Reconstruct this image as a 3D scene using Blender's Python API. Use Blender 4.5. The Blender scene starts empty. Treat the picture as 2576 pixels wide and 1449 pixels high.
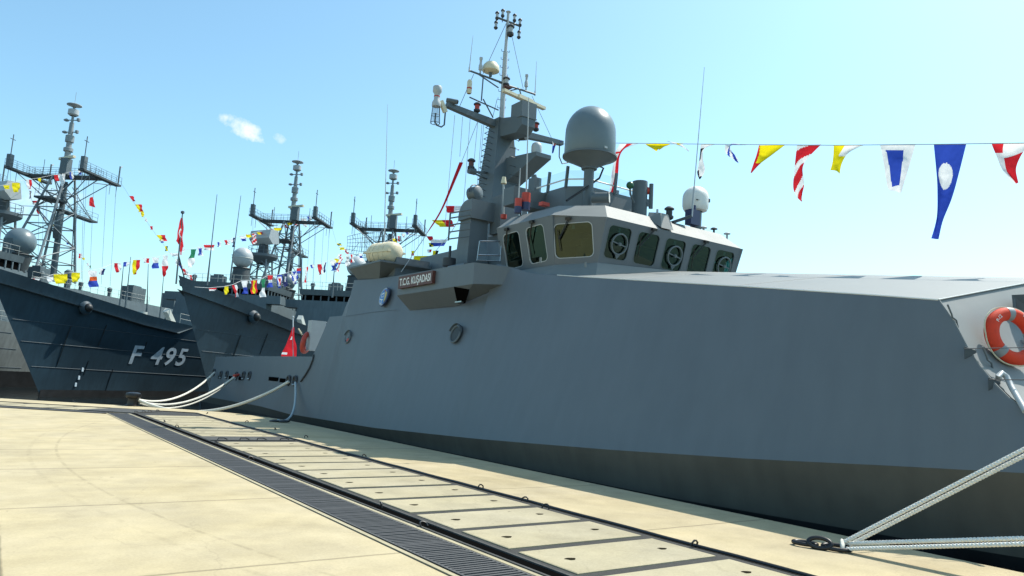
import bpy, math, random
from mathutils import Vector, Matrix
from mathutils.geometry import tessellate_polygon
R_=math.radians
random.seed(7)
S=bpy.context.scene
col=S.collection
# ------------------------------------------------------------------ camera
F_=1854.0                       # focal length for a 2576 px wide picture
CX,CY=1288.0,724.5
def _n(v): return v/ v.length
ca=_n(Vector((-30-CX,900-CY,F_)))           # along the quay
cb=Vector((3950-CX,1121-CY,F_)); cb=_n(cb-ca*ca.dot(cb))   # across the quay, to the water
cu=cb.cross(ca)
EYE=Vector((0,0,1.6))
cam=bpy.data.objects.new('camera',bpy.data.cameras.new('camera'))
col.objects.link(cam); S.camera=cam
cam.data.sensor_width=36; cam.data.lens=36*F_/2576
cam.data.clip_start=0.05; cam.data.clip_end=6000
_r=Matrix(((cb.x,cb.y,cb.z),(ca.x,ca.y,ca.z),(cu.x,cu.y,cu.z)))   # camera axes -> world
m4=Matrix.Identity(4)
for i in range(3):
    m4[i][0]=_r[i][0]; m4[i][1]=-_r[i][1]; m4[i][2]=-_r[i][2]; m4[i][3]=EYE[i]
cam.matrix_world=m4
S.render.resolution_x=1024; S.render.resolution_y=576
# ------------------------------------------------------------------ light
SUN=Vector((0.65,-0.04,1.0)).normalized()
w=bpy.data.worlds.new('World'); S.world=w; w.use_nodes=True
nt=w.node_tree; bg=nt.nodes['Background']
sky=nt.nodes.new('ShaderNodeTexSky'); sky.sky_type='NISHITA'; sky.sun_disc=False
sky.sun_elevation=math.asin(SUN.z); sky.sun_rotation=math.atan2(SUN.x,SUN.y)
sky.air_density=1.0; sky.dust_density=1.4; sky.ozone_density=1.6; sky.altitude=0
bg.inputs['Strength'].default_value=0.13
def vmul(a,c):
    q=nt.nodes.new('ShaderNodeVectorMath'); q.operation='MULTIPLY'; nt.links.new(a,q.inputs[0]); q.inputs[1].default_value=c; return q.outputs[0]
skyc=vmul(sky.outputs[0],(1.05,1.35,1.25))
# two small fair-weather clouds, given as directions in the sky
def cloud(base,px,py,A,B,tilt,dens,seed):
    d0=(_r@Vector((px-CX,py-CY,F_))).normalized(); r0=d0.cross(Vector((0,0,1))).normalized(); u0=r0.cross(d0)
    c,s_=math.cos(tilt),math.sin(tilt); e1=r0*c+u0*s_; e2=u0*c-r0*s_
    tc=nt.nodes.new('ShaderNodeTexCoord')
    def dot(v,k):
        q=nt.nodes.new('ShaderNodeVectorMath'); q.operation='DOT_PRODUCT'; nt.links.new(tc.outputs['Generated'],q.inputs[0]); q.inputs[1].default_value=v*k; return q.outputs['Value']
    def m(op,a,b):
        q=nt.nodes.new('ShaderNodeMath'); q.operation=op
        for i,x in enumerate((a,b)):
            if isinstance(x,(int,float)): q.inputs[i].default_value=x
            else: nt.links.new(x,q.inputs[i])
        return q.outputs[0]
    a,b=dot(e1,1/A),dot(e2,1/B)
    r2=m('ADD',m('MULTIPLY',a,a),m('MULTIPLY',b,b))
    nz=nt.nodes.new('ShaderNodeTexNoise'); nz.inputs['Scale'].default_value=60; nz.inputs['Detail'].default_value=7; nz.inputs['Roughness'].default_value=.6
    ad=nt.nodes.new('ShaderNodeVectorMath'); ad.operation='ADD'; nt.links.new(tc.outputs['Generated'],ad.inputs[0]); ad.inputs[1].default_value=(seed,0,0); nt.links.new(ad.outputs[0],nz.inputs['Vector'])
    v=m('SUBTRACT',m('MULTIPLY',nz.outputs[0],2.6),m('ADD',r2,.55))
    mr=nt.nodes.new('ShaderNodeMapRange'); mr.inputs[1].default_value=0; mr.inputs[2].default_value=.9; mr.inputs[3].default_value=0; mr.inputs[4].default_value=dens; nt.links.new(v,mr.inputs[0])
    front=m('GREATER_THAN',dot(d0,1.0),.5); fac=m('MULTIPLY',mr.outputs[0],front)
    mx=nt.nodes.new('ShaderNodeMix'); mx.data_type='RGBA'; nt.links.new(fac,mx.inputs[0]); nt.links.new(base,mx.inputs[6]); mx.inputs[7].default_value=(6.0,6.2,6.3,1)
    return mx.outputs[2]
skyc=cloud(skyc,610,322,.037,.0125,-.36,.85,.0); skyc=cloud(skyc,704,349,.010,.007,-.3,.45,3.0); skyc=cloud(skyc,85,500,.055,.03,.3,.35,5.)
nt.links.new(skyc,bg.inputs['Color'])
sl=bpy.data.lights.new('sun','SUN'); sl.energy=4.2; sl.angle=R_(0.53); sl.color=(1,0.95,0.86)
so=bpy.data.objects.new('sun',sl); col.objects.link(so)
so.rotation_euler=(-SUN).to_track_quat('-Z','Y').to_euler(); so.location=(20,-20,60)
S.view_settings.view_transform='Standard'; S.view_settings.look='None'
S.view_settings.exposure=0.55; S.view_settings.gamma=1
# ------------------------------------------------------------------ helpers
def V3(*a): return Vector(a)
def at(px,py,X=None,Y=None,Z=None):
    "point in the place seen at (px,py) of the 2576 px wide photograph, on the plane X=, Y= or Z="
    d=_r@Vector((px-CX,py-CY,F_))
    t=(X-EYE.x)/d.x if X is not None else (Y-EYE.y)/d.y if Y is not None else (Z-EYE.z)/d.z
    return EYE+d*t
def depth(p): return (Vector(p)-EYE).dot(_r@Vector((0,0,1)))
def px2m(p): return depth(p)/F_
MATS={}
def mat(name,c,rough=0.55,metal=0.0,var=0.12,scale=1.5,bump=0.0,bscale=20,spec=0.5,streak=0.0,detail=6):
    m=bpy.data.materials.new(name); m.use_nodes=True; n=m.node_tree.nodes; l=m.node_tree.links
    b=n['Principled BSDF']; b.inputs['Roughness'].default_value=rough; b.inputs['Metallic'].default_value=metal
    b.inputs['Specular IOR Level'].default_value=spec
    b.inputs['Base Color'].default_value=(*c,1)
    if var or bump:
        g=n.new('ShaderNodeNewGeometry')
        nz=n.new('ShaderNodeTexNoise'); nz.inputs['Scale'].default_value=scale; nz.inputs['Detail'].default_value=detail
        nz.inputs['Roughness'].default_value=0.62
        l.new(g.outputs['Position'],nz.inputs['Vector'])
        r=n.new('ShaderNodeMapRange'); r.inputs[1].default_value=.3; r.inputs[2].default_value=.7
        r.inputs[3].default_value=1-var; r.inputs[4].default_value=1+var
        l.new(nz.outputs[0],r.inputs[0])
        last=r.outputs[0]
        if streak:
            mp=n.new('ShaderNodeMapping'); mp.inputs['Scale'].default_value=(2.2,2.2,.12)
            l.new(g.outputs['Position'],mp.inputs[0])
            n2=n.new('ShaderNodeTexNoise'); n2.inputs['Scale'].default_value=1.6; n2.inputs['Detail'].default_value=5
            l.new(mp.outputs[0],n2.inputs['Vector'])
            r2=n.new('ShaderNodeMapRange'); r2.inputs[1].default_value=.35; r2.inputs[2].default_value=.7
            r2.inputs[3].default_value=1+streak*.5; r2.inputs[4].default_value=1-streak
            l.new(n2.outputs[0],r2.inputs[0])
            mu=n.new('ShaderNodeMath'); mu.operation='MULTIPLY'; l.new(last,mu.inputs[0]); l.new(r2.outputs[0],mu.inputs[1]); last=mu.outputs[0]
        vm=n.new('ShaderNodeVectorMath'); vm.operation='SCALE'; vm.inputs[0].default_value=c
        l.new(last,vm.inputs['Scale']); l.new(vm.outputs[0],b.inputs['Base Color'])
        rr=n.new('ShaderNodeMapRange'); rr.inputs[3].default_value=max(.05,rough-.08); rr.inputs[4].default_value=min(1,rough+.1)
        l.new(nz.outputs[0],rr.inputs[0]); l.new(rr.outputs[0],b.inputs['Roughness'])
        if bump:
            n3=n.new('ShaderNodeTexNoise'); n3.inputs['Scale'].default_value=bscale; n3.inputs['Detail'].default_value=4
            l.new(g.outputs['Position'],n3.inputs['Vector'])
            bp=n.new('ShaderNodeBump'); bp.inputs['Strength'].default_value=bump; bp.inputs['Distance'].default_value=.02
            l.new(n3.outputs[0],bp.inputs['Height']); l.new(bp.outputs[0],b.inputs['Normal'])
    MATS[name]=m; return m
ORG={}
def setp(o,label=None,cat=None,group=None,kind=None):
    if label: o['label']=label
    if cat: o['category']=cat
    if group: o['group']=group
    if kind: o['kind']=kind
    return o
def thing(name,loc,label,cat,group=None,rz=0,local=False):
    o=bpy.data.objects.new(name,None); col.objects.link(o); o.location=loc; o.rotation_euler=(0,0,rz); o.empty_display_size=.3
    ORG[o]=Vector((0,0,0)) if local else Vector(loc)
    return setp(o,label,cat,group)
class MB:
    def __init__(s): s.v=[]; s.f=[]; s.mi=[]; s.ms=[]; s.cur=0
    def m(s,mt):
        if mt not in s.ms: s.ms.append(mt)
        s.cur=s.ms.index(mt); return s
    def face(s,pts):
        k=len(s.v); s.v+= [Vector(p) for p in pts]; s.f.append(tuple(range(k,k+len(pts)))); s.mi.append(s.cur); return s
    def addm(s,vs,fs):
        k=len(s.v); s.v+=[Vector(p) for p in vs]
        for f in fs: s.f.append(tuple(k+i for i in f)); s.mi.append(s.cur)
        return s
    def grid(s,rows,close_u=False,close_v=False):
        nr=len(rows); nc=len(rows[0]); fs=[]
        for i in range(nr-(0 if close_v else 1)):
            for j in range(nc-(0 if close_u else 1)):
                a=i*nc+j; b=i*nc+(j+1)%nc; c=((i+1)%nr)*nc+(j+1)%nc; d=((i+1)%nr)*nc+j
                fs.append((a,b,c,d))
        return s.addm([p for r in rows for p in r],fs)
    def hexa(s,b,t):
        "prism between polygon b and polygon t (same count)"
        n=len(b); fs=[tuple(range(n-1,-1,-1)),tuple(range(n,2*n))]
        for i in range(n): fs.append((i,(i+1)%n,n+(i+1)%n,n+i))
        return s.addm(list(b)+list(t),fs)
    def box(s,c,sz,ax=None):
        c=Vector(c); hx,hy,hz=sz[0]/2,sz[1]/2,sz[2]/2
        ax=ax or (Vector((1,0,0)),Vector((0,1,0)),Vector((0,0,1)))
        q=lambda x,y,z: c+ax[0]*x+ax[1]*y+ax[2]*z
        return s.hexa([q(-hx,-hy,-hz),q(hx,-hy,-hz),q(hx,hy,-hz),q(-hx,hy,-hz)],[q(-hx,-hy,hz),q(hx,-hy,hz),q(hx,hy,hz),q(-hx,hy,hz)])
    def beam(s,p,q,w,h,up=(0,0,1)):
        p=Vector(p);q=Vector(q); z=(q-p).normalized(); x=z.cross(Vector(up))
        if x.length<1e-4: x=z.cross(Vector((1,0,0)))
        x.normalize(); y=x.cross(z)
        return s.box((p+q)/2,(w,h,(q-p).length),(x,y,z))
    def cyl(s,p,q,r0,r1=None,n=10,cap=True):
        p=Vector(p);q=Vector(q); r1=r0 if r1 is None else r1
        z=(q-p).normalized(); x=z.cross(Vector((0,0,1)))
        if x.length<1e-3: x=Vector((1,0,0))
        x.normalize(); y=z.cross(x)
        ring=lambda c,r:[c+x*(r*math.cos(2*math.pi*i/n))+y*(r*math.sin(2*math.pi*i/n)) for i in range(n)]
        k=len(s.v); fs=[(i,(i+1)%n,n+(i+1)%n,n+i) for i in range(n)]
        if cap: fs+= [tuple(range(n-1,-1,-1)),tuple(range(n,2*n))]
        return s.addm(ring(p,r0)+ring(q,r1),fs)
    def tube(s,pts,r,n=8,lobes=0,twist=0.0,close=False):
        pts=[Vector(p) for p in pts]; rows=[]; x=None; L=0; N=len(pts)
        for i,p in enumerate(pts):
            if close: t=pts[(i+1)%N]-pts[i-1]
            else: t=pts[min(i+1,N-1)]-pts[max(i-1,0)]
            t.normalize()
            if x is None:
                x=t.cross(Vector((0,0,1)))
                if x.length<1e-3: x=t.cross(Vector((1,0,0)))
            x=(x-t*x.dot(t)).normalized(); y=t.cross(x)
            if i: L+=(p-pts[i-1]).length
            rr=r[i] if isinstance(r,(list,tuple)) else r
            row=[]
            for j in range(n):
                a=2*math.pi*j/n; q=rr*(1+(.42*abs(math.cos(lobes*a/2))-.24 if lobes else 0)); a2=a+twist*L
                row.append(p+x*(q*math.cos(a2))+y*(q*math.sin(a2)))
            rows.append(row)
        s.grid(rows,close_u=True,close_v=close)
        if not close:
            s.face(rows[0][::-1]); s.face(rows[-1])
        return s
    def lathe(s,c,prof,axis=(0,0,1),n=24):
        "prof: list of (radius, height)"
        c=Vector(c); z=Vector(axis).normalized(); x=z.cross(Vector((0,1,0)))
        if x.length<1e-3: x=Vector((1,0,0))
        x.normalize(); y=z.cross(x)
        rows=[[c+z*h+x*(r*math.cos(2*math.pi*i/n))+y*(r*math.sin(2*math.pi*i/n)) for i in range(n)] for r,h in prof]
        return s.grid(rows,close_u=True)
    def sphere(s,c,r,n=16,sz=1.0):
        return s.lathe(c,[(max(1e-4,r*math.sin(math.pi*i/(n//2))),-r*sz*math.cos(math.pi*i/(n//2))) for i in range(n//2+1)],n=n)
    def torus(s,c,R,r,axis=(0,0,1),n=28,k=10,arc=(0,360)):
        c=Vector(c); z=Vector(axis).normalized(); x=z.cross(Vector((0,0,1)))
        if x.length<1e-3: x=Vector((1,0,0))
        x.normalize(); y=z.cross(x); full=arc[1]-arc[0]>=360
        m=n if full else n+1
        pts=[c+x*(R*math.cos(R_(arc[0]+(arc[1]-arc[0])*i/n)))+y*(R*math.sin(R_(arc[0]+(arc[1]-arc[0])*i/n))) for i in range(m)]
        return s.tube(pts,r,k,close=full)
    def panel(s,outer,holes,o,ex,ey,th=0.0):
        "flat polygon with holes, 2-D points in the frame (o, ex, ey)"
        L=[[Vector((a,b,0)) for a,b in outer]]+[[Vector((a,b,0)) for a,b in h] for h in holes]
        tris=tessellate_polygon(L); fl=[p for q in L for p in q]
        P=[o+ex*p.x+ey*p.y for p in fl]
        s.addm(P,[tuple(t) for t in tris])
        if th:
            nrm=ex.cross(ey)*th
            for q in L:
                for i in range(len(q)):
                    a,b=q[i],q[(i+1)%len(q)]
                    A=o+ex*a.x+ey*a.y; B=o+ex*b.x+ey*b.y
                    s.face([A,B,B-nrm,A-nrm])
        return s
    def build(s,name,mt=None,parent=None,smooth=None,origin=None):
        me=bpy.data.meshes.new(name)
        if parent is not None: og=ORG[parent]
        elif origin is not None: og=Vector(origin)
        else:
            lo=min(v.z for v in s.v); cx=sum((v.x for v in s.v))/len(s.v); cy=sum((v.y for v in s.v))/len(s.v); og=Vector((cx,cy,lo))
        me.from_pydata([tuple(v-og) for v in s.v],[],s.f)
        if s.ms:
            for q in s.ms: me.materials.append(q)
            me.polygons.foreach_set('material_index',s.mi)
        else: me.materials.append(mt)
        import bmesh
        bm=bmesh.new(); bm.from_mesh(me); bmesh.ops.remove_doubles(bm,verts=bm.verts,dist=1e-5); bmesh.ops.recalc_face_normals(bm,faces=bm.faces); bm.to_mesh(me); bm.free()
        if smooth is not None:
            me.shade_smooth(); me.set_sharp_from_angle(angle=R_(smooth))
        o=bpy.data.objects.new(name,me); col.objects.link(o)
        ORG[o]=og
        if parent is not None: o.parent=parent
        else: o.location=og
        return o
def rrect(x0,y0,x1,y1,r,n=5):
    pts=[]
    for cx,cy,a in ((x1-r,y1-r,0),(x0+r,y1-r,90),(x0+r,y0+r,180),(x1-r,y0+r,270)):
        for i in range(n+1):
            t=R_(a+90*i/n); pts.append((cx+r*math.cos(t),cy+r*math.sin(t)))
    return pts
def text_into(mb,body,size,place,ext=0.01,offset=0.0,spacing=1.0,shear=0.0,sx=1.0):
    "lettering as geometry: place(x,y,z) puts the flat letters where they belong; returns width"
    cu=bpy.data.curves.new('lettering','FONT'); cu.body=body; cu.size=size; cu.extrude=ext; cu.offset=offset; cu.space_character=spacing; cu.shear=shear
    cu.resolution_u=4
    o=bpy.data.objects.new('lettering',cu); col.objects.link(o)
    bpy.context.view_layer.update()
    me=o.evaluated_get(bpy.context.evaluated_depsgraph_get()).to_mesh()
    vs=[(v.co.x*sx,v.co.y,v.co.z) for v in me.vertices]; fs=[tuple(p.vertices) for p in me.polygons]
    bpy.data.objects.remove(o); bpy.data.curves.remove(cu)
    mb.addm([place(*v) for v in vs],fs)
    return max(v[0] for v in vs)
def mix(a,b,t): return Vector(a)*(1-t)+Vector(b)*t
def sag(a,b,s,n=24):
    a=Vector(a);b=Vector(b); return [mix(a,b,i/n)-Vector((0,0,s*4*(i/n)*(1-i/n))) for i in range(n+1)]
def poly_at(pts,y):
    "piecewise linear: pts sorted by first entry"
    for (a,va),(b,vb) in zip(pts,pts[1:]):
        if (a<=y<=b) or (b<=y<=a):
            t=(y-a)/(b-a) if b!=a else 0; return va+(vb-va)*t
    return pts[0][1] if abs(y-pts[0][0])<abs(y-pts[-1][0]) else pts[-1][1]
# ------------------------------------------------------------------ materials
GREY=(0.115,0.138,0.15)
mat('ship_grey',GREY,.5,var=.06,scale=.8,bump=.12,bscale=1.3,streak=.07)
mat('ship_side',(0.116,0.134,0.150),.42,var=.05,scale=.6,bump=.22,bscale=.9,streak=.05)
mat('lower_shade_grey',(0.098,0.096,0.084),.55,var=.12,scale=.8,bump=.12,bscale=1.3,streak=.12)  # shade and brown quay reflection below the knuckle, put into the paint
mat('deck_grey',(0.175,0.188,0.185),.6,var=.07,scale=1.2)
mat('mast_grey',(0.090,0.114,0.127),.5,var=.06)  # darker than the deck paint so the colour carries the mast's shade
mat('dark_steel',(0.03,0.033,0.038),.5,var=.2,scale=6)
mat('black',(0.008,0.008,0.009),.4,var=.1)
mat('void',(0.004,0.004,0.004),1.0,var=0,spec=0)
mat('pit',(.022,.02,.013),1.0,var=.3,scale=40,spec=0)
mat('pole_grey',(.22,.255,.265),.5,var=.1,scale=3)
mat('lattice_grey',(.165,.195,.21),.5,var=.1,scale=3)
mat('side_seam',(.080,.108,.130),.5,var=0)
mat('cream',(0.64,0.58,0.41),.5,var=.08,scale=4)
mat('white',(0.72,0.72,0.68),.45,var=.05,scale=4)
mat('pale_grey',(0.40,0.43,0.44),.45,var=.06,scale=4)
mat('dome_grey',(0.125,0.165,0.185),.34,var=.03,scale=3)
mat('red_paint',(0.45,0.05,0.03),.5,var=.1,scale=5)
mat('orange',(0.66,0.045,0.012),.75,var=.08,scale=12,bump=.1,bscale=60)
mat('tape_grey',(.24,.26,.27),.5,var=.05)
mat('navy_paint',(0.03,0.04,0.10),.5,var=.1)
mat('brown_board',(0.10,0.030,0.020),.45,var=.15,scale=8)
mat('steel',(0.45,0.45,0.44),.3,1.0,var=.08,scale=8)
mat('rope',(0.62,0.60,0.52),.85,var=.12,scale=30,bump=.3,bscale=120)
mat('rope_white',(0.76,0.74,0.68),.85,var=.10,scale=30)
mat('rope_blue',(0.35,0.42,0.45),.85,var=.1,scale=30)
mat('wire',(0.16,0.17,0.18),.5,var=0)
mat('grate_iron',(0.075,0.073,0.072),.65,.0,var=.15,scale=30)
mat('asphalt_strip',(0.036,0.035,0.032),.9,var=.3,scale=14,bump=.4,bscale=90)
mat('plate_steel',(0.075,0.074,0.07),.75,0,var=.25,scale=5,bump=.2,bscale=50,spec=.2)
mat('frig_hull',(0.020,0.044,0.064),.5,var=.38,scale=.12,streak=.14,bump=.1,bscale=.7,spec=.3)
mat('sunlit_hull',(.17,.19,.185),.6,var=.2,scale=.4,streak=.15)  # lit copy of the frigate hull paint, paled for the sun on it
mat('frig_grey',(0.085,0.115,0.13),.55,var=.12,scale=.8,streak=.12)
mat('frig_pale',(0.42,0.44,0.41),.5,var=.05)
mat('frig_dark',(0.045,0.055,0.06),.6,var=.2,scale=1.2)
mat('seam_paint',(.034,.06,.08),.6)
mat('number_paint',(0.40,0.50,0.58),.6,var=.2,scale=3.0)
mat('boot_black',(0.012,0.014,0.016),.5,var=.3,scale=1.5)
def glassmat(name,tint,refl,trans):
    m=bpy.data.materials.new(name); m.use_nodes=True; n=m.node_tree.nodes; l=m.node_tree.links
    n.remove(n['Principled BSDF']); o=n['Material Output']
    t=n.new('ShaderNodeBsdfTransparent'); t.inputs[0].default_value=(*trans,1)
    g=n.new('ShaderNodeBsdfGlossy'); g.inputs['Roughness'].default_value=.03; g.inputs['Color'].default_value=(*tint,1)
    lw=n.new('ShaderNodeLayerWeight'); pw_=n.new('ShaderNodeMath'); pw_.operation='POWER'; pw_.inputs[1].default_value=4.5; l.new(lw.outputs['Facing'],pw_.inputs[0]); fr=pw_
    mr=n.new('ShaderNodeMapRange'); mr.inputs[3].default_value=refl; mr.inputs[4].default_value=.9
    x=n.new('ShaderNodeMixShader'); l.new(fr.outputs[0],mr.inputs[0]); l.new(mr.outputs[0],x.inputs[0]); l.new(t.outputs[0],x.inputs[1]); l.new(g.outputs[0],x.inputs[2]); l.new(x.outputs[0],o.inputs[0])
    MATS[name]=m
glassmat('bridge_glass',(.64,.80,.60),.075,(.12,.26,.25))
glassmat('clear_panel',(1,1,1),.06,(.86,.90,.91))
M=MATS
FC={}
def cloth(name,c):
    m=bpy.data.materials.new('cloth_'+name); m.use_nodes=True; n=m.node_tree.nodes; l=m.node_tree.links
    b=n['Principled BSDF']; b.inputs['Base Color'].default_value=(*c,1); b.inputs['Roughness'].default_value=.8; b.inputs['Specular IOR Level'].default_value=.2
    t=n.new('ShaderNodeBsdfTranslucent'); t.inputs[0].default_value=(*c,1)
    x=n.new('ShaderNodeMixShader'); x.inputs[0].default_value=.38
    g=n.new('ShaderNodeNewGeometry'); nz=n.new('ShaderNodeTexNoise'); nz.inputs['Scale'].default_value=9; nz.inputs['Detail'].default_value=5
    l.new(g.outputs['Position'],nz.inputs['Vector'])
    nz.inputs['Scale'].default_value=5; nz.inputs['Detail'].default_value=1; bp=n.new('ShaderNodeBump'); bp.inputs['Strength'].default_value=.6; bp.inputs['Distance'].default_value=.06; l.new(nz.outputs[0],bp.inputs['Height']); l.new(bp.outputs[0],b.inputs['Normal']); l.new(bp.outputs[0],t.inputs['Normal'])
    l.new(b.outputs[0],x.inputs[1]); l.new(t.outputs[0],x.inputs[2]); l.new(x.outputs[0],n['Material Output'].inputs[0])
    FC[name]=m
for k,c in dict(r=(.62,.02,.03),w=(.80,.80,.80),b=(.03,.07,.42),y=(.80,.66,.01),g=(.02,.22,.10),k=(.02,.02,.025),n=(.02,.03,.12),o=(.75,.12,.02)).items(): cloth(k,c)

# concrete of the quay
def concrete(name,c,joints=False):
    m=mat(name,c,.9,var=0); n=m.node_tree.nodes; l=m.node_tree.links; b=n['Principled BSDF']
    b.inputs['Specular IOR Level'].default_value=.25
    g=n.new('ShaderNodeNewGeometry')
    def noise(sc,scale3=(1,1,1),det=8,ro=.6,lo=.3,hi=.7,a=0.,bb=1.):
        mp=n.new('ShaderNodeMapping'); mp.inputs['Scale'].default_value=scale3; l.new(g.outputs['Position'],mp.inputs[0])
        q=n.new('ShaderNodeTexNoise'); q.inputs['Scale'].default_value=sc; q.inputs['Detail'].default_value=det; q.inputs['Roughness'].default_value=ro
        l.new(mp.outputs[0],q.inputs['Vector'])
        r=n.new('ShaderNodeMapRange'); r.inputs[1].default_value=lo; r.inputs[2].default_value=hi; r.inputs[3].default_value=a; r.inputs[4].default_value=bb
        l.new(q.outputs[0],r.inputs[0]); return r.outputs[0],q
    def mul(a,bk):
        q=n.new('ShaderNodeMath'); q.operation='MULTIPLY'; l.new(a,q.inputs[0]); l.new(bk,q.inputs[1]); return q.outputs[0]
    big,_=noise(.35,a=.87,bb=1.09); mid,_=noise(1.7,a=.86,bb=1.09); fine,fq=noise(38,det=10,ro=.75,a=.85,bb=1.10)
    pits,_=noise(55,det=2,ro=.5,lo=.20,hi=.28,a=.45,bb=1.)
    stain,_=noise(.9,det=9,ro=.7,lo=.52,hi=.74,a=1.,bb=.82)
    scuff,_=noise(1.1,(.6,2.2,1),det=9,ro=.75,lo=.60,hi=.72,a=1.,bb=.86)
    spots,_=noise(4.5,det=3,ro=.5,lo=.235,hi=.265,a=.55,bb=1.)
    v=mul(mul(mul(big,mid),mul(fine,pits)),mul(mul(stain,spots),scuff))
    vo=n.new('ShaderNodeTexVoronoi'); vo.feature='DISTANCE_TO_EDGE'; vo.inputs['Scale'].default_value=.33
    wn=n.new('ShaderNodeTexNoise'); wn.inputs['Scale'].default_value=1.1; wn.inputs['Detail'].default_value=6; l.new(g.outputs['Position'],wn.inputs['Vector'])
    wm=n.new('ShaderNodeVectorMath'); wm.operation='SCALE'; wm.inputs['Scale'].default_value=1.6; l.new(wn.outputs['Color'],wm.inputs[0]); wa2=n.new('ShaderNodeVectorMath'); l.new(wm.outputs[0],wa2.inputs[0]); l.new(g.outputs['Position'],wa2.inputs[1]); l.new(wa2.outputs[0],vo.inputs['Vector'])
    cr=n.new('ShaderNodeMapRange'); cr.inputs[1].default_value=.001; cr.inputs[2].default_value=.005; cr.inputs[3].default_value=.90; cr.inputs[4].default_value=1; l.new(vo.outputs['Distance'],cr.inputs[0])
    v=mul(v,cr.outputs[0])
    if joints:
        z7=lambda x,y: at(x*.30560,1006.2+y*.30560,Z=0)
        a_,b_,c_=z7(470,440),z7(780,710),z7(1270,940)
        dd_=2*(a_.x*(b_.y-c_.y)+b_.x*(c_.y-a_.y)+c_.x*(a_.y-b_.y))
        sq=lambda p:p.x*p.x+p.y*p.y
        ux=(sq(a_)*(b_.y-c_.y)+sq(b_)*(c_.y-a_.y)+sq(c_)*(a_.y-b_.y))/dd_; uy=(sq(a_)*(c_.x-b_.x)+sq(b_)*(a_.x-c_.x)+sq(c_)*(b_.x-a_.x))/dd_
        R0=math.hypot(a_.x-ux,a_.y-uy)
        brk,_=noise(3.0,det=5,ro=.7,lo=.42,hi=.58,a=0.,bb=1.)
        fl=n.new('ShaderNodeVectorMath'); fl.operation='MULTIPLY'; fl.inputs[1].default_value=(1,1,0); l.new(g.outputs['Position'],fl.inputs[0])
        di=n.new('ShaderNodeVectorMath'); di.operation='DISTANCE'; l.new(fl.outputs[0],di.inputs[0]); di.inputs[1].default_value=(ux,uy,0)
        for dR,wd,dk in ((0,.035,.20),(.42,.05,.10),(-2.4,.05,.12),(-2.9,.04,.10)):
            q=n.new('ShaderNodeMath'); q.operation='SUBTRACT'; l.new(di.outputs['Value'],q.inputs[0]); q.inputs[1].default_value=R0+dR
            q2=n.new('ShaderNodeMath'); q2.operation='ABSOLUTE'; l.new(q.outputs[0],q2.inputs[0])
            r=n.new('ShaderNodeMapRange'); r.inputs[1].default_value=wd*.3; r.inputs[2].default_value=wd; r.inputs[3].default_value=dk; r.inputs[4].default_value=0; l.new(q2.outputs[0],r.inputs[0])
            m1=mul(r.outputs[0],brk); m2=n.new('ShaderNodeMath'); m2.operation='SUBTRACT'; m2.inputs[0].default_value=1; l.new(m1,m2.inputs[1]); v=mul(v,m2.outputs[0])
    if joints:
        sp=n.new('ShaderNodeSeparateXYZ'); l.new(g.outputs['Position'],sp.inputs[0])
        wob=n.new('ShaderNodeTexNoise'); wob.inputs['Scale'].default_value=3; l.new(g.outputs['Position'],wob.inputs['Vector'])
        def line(axis,pos,wd,dark):
            a=n.new('ShaderNodeMath'); a.operation='SUBTRACT'; l.new(sp.outputs[axis],a.inputs[0]); a.inputs[1].default_value=pos
            wb=n.new('ShaderNodeMath'); wb.operation='MULTIPLY_ADD'; l.new(wob.outputs[0],wb.inputs[0]); wb.inputs[1].default_value=.03; l.new(a.outputs[0],wb.inputs[2])
            ab=n.new('ShaderNodeMath'); ab.operation='ABSOLUTE'; l.new(wb.outputs[0],ab.inputs[0])
            r=n.new('ShaderNodeMapRange'); r.inputs[1].default_value=wd*.4; r.inputs[2].default_value=wd; r.inputs[3].default_value=dark; r.inputs[4].default_value=1; l.new(ab.outputs[0],r.inputs[0]); return r.outputs[0]
        for (px,py) in joints: 
            p=at(px,py,Z=0); v=mul(v,line(1,p.y,.022+.0012*p.y,.62))
        v=mul(v,line(0,at(3,1430,Z=0).x,.03,.5))
    hue,_=noise(.6,a=0,bb=1)
    mxc=n.new('ShaderNodeMix'); mxc.data_type='RGBA'; mxc.inputs[6].default_value=(c[0]*1.0,c[1]*1.0,c[2]*1.0,1); mxc.inputs[7].default_value=(c[0]*.96,c[1]*.985,c[2]*1.10,1); l.new(hue,mxc.inputs[0])
    vm=n.new('ShaderNodeVectorMath'); vm.operation='SCALE'; l.new(mxc.outputs[2],vm.inputs[0]); l.new(v,vm.inputs['Scale'])
    l.new(vm.outputs[0],b.inputs['Base Color'])
    bp=n.new('ShaderNodeBump'); bp.inputs['Strength'].default_value=.35; bp.inputs['Distance'].default_value=.006
    l.new(fq.outputs[0],bp.inputs['Height']); l.new(bp.outputs[0],b.inputs['Normal'])
    return m
CON=(.465,.383,.228)
concrete('quay_concrete',CON,[(300,1268),(497,1436),(200,1177.5),(214,1130)])
concrete('slab_concrete',(.40,.345,.22))
concrete('wall_concrete',(.20,.19,.15))
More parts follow.
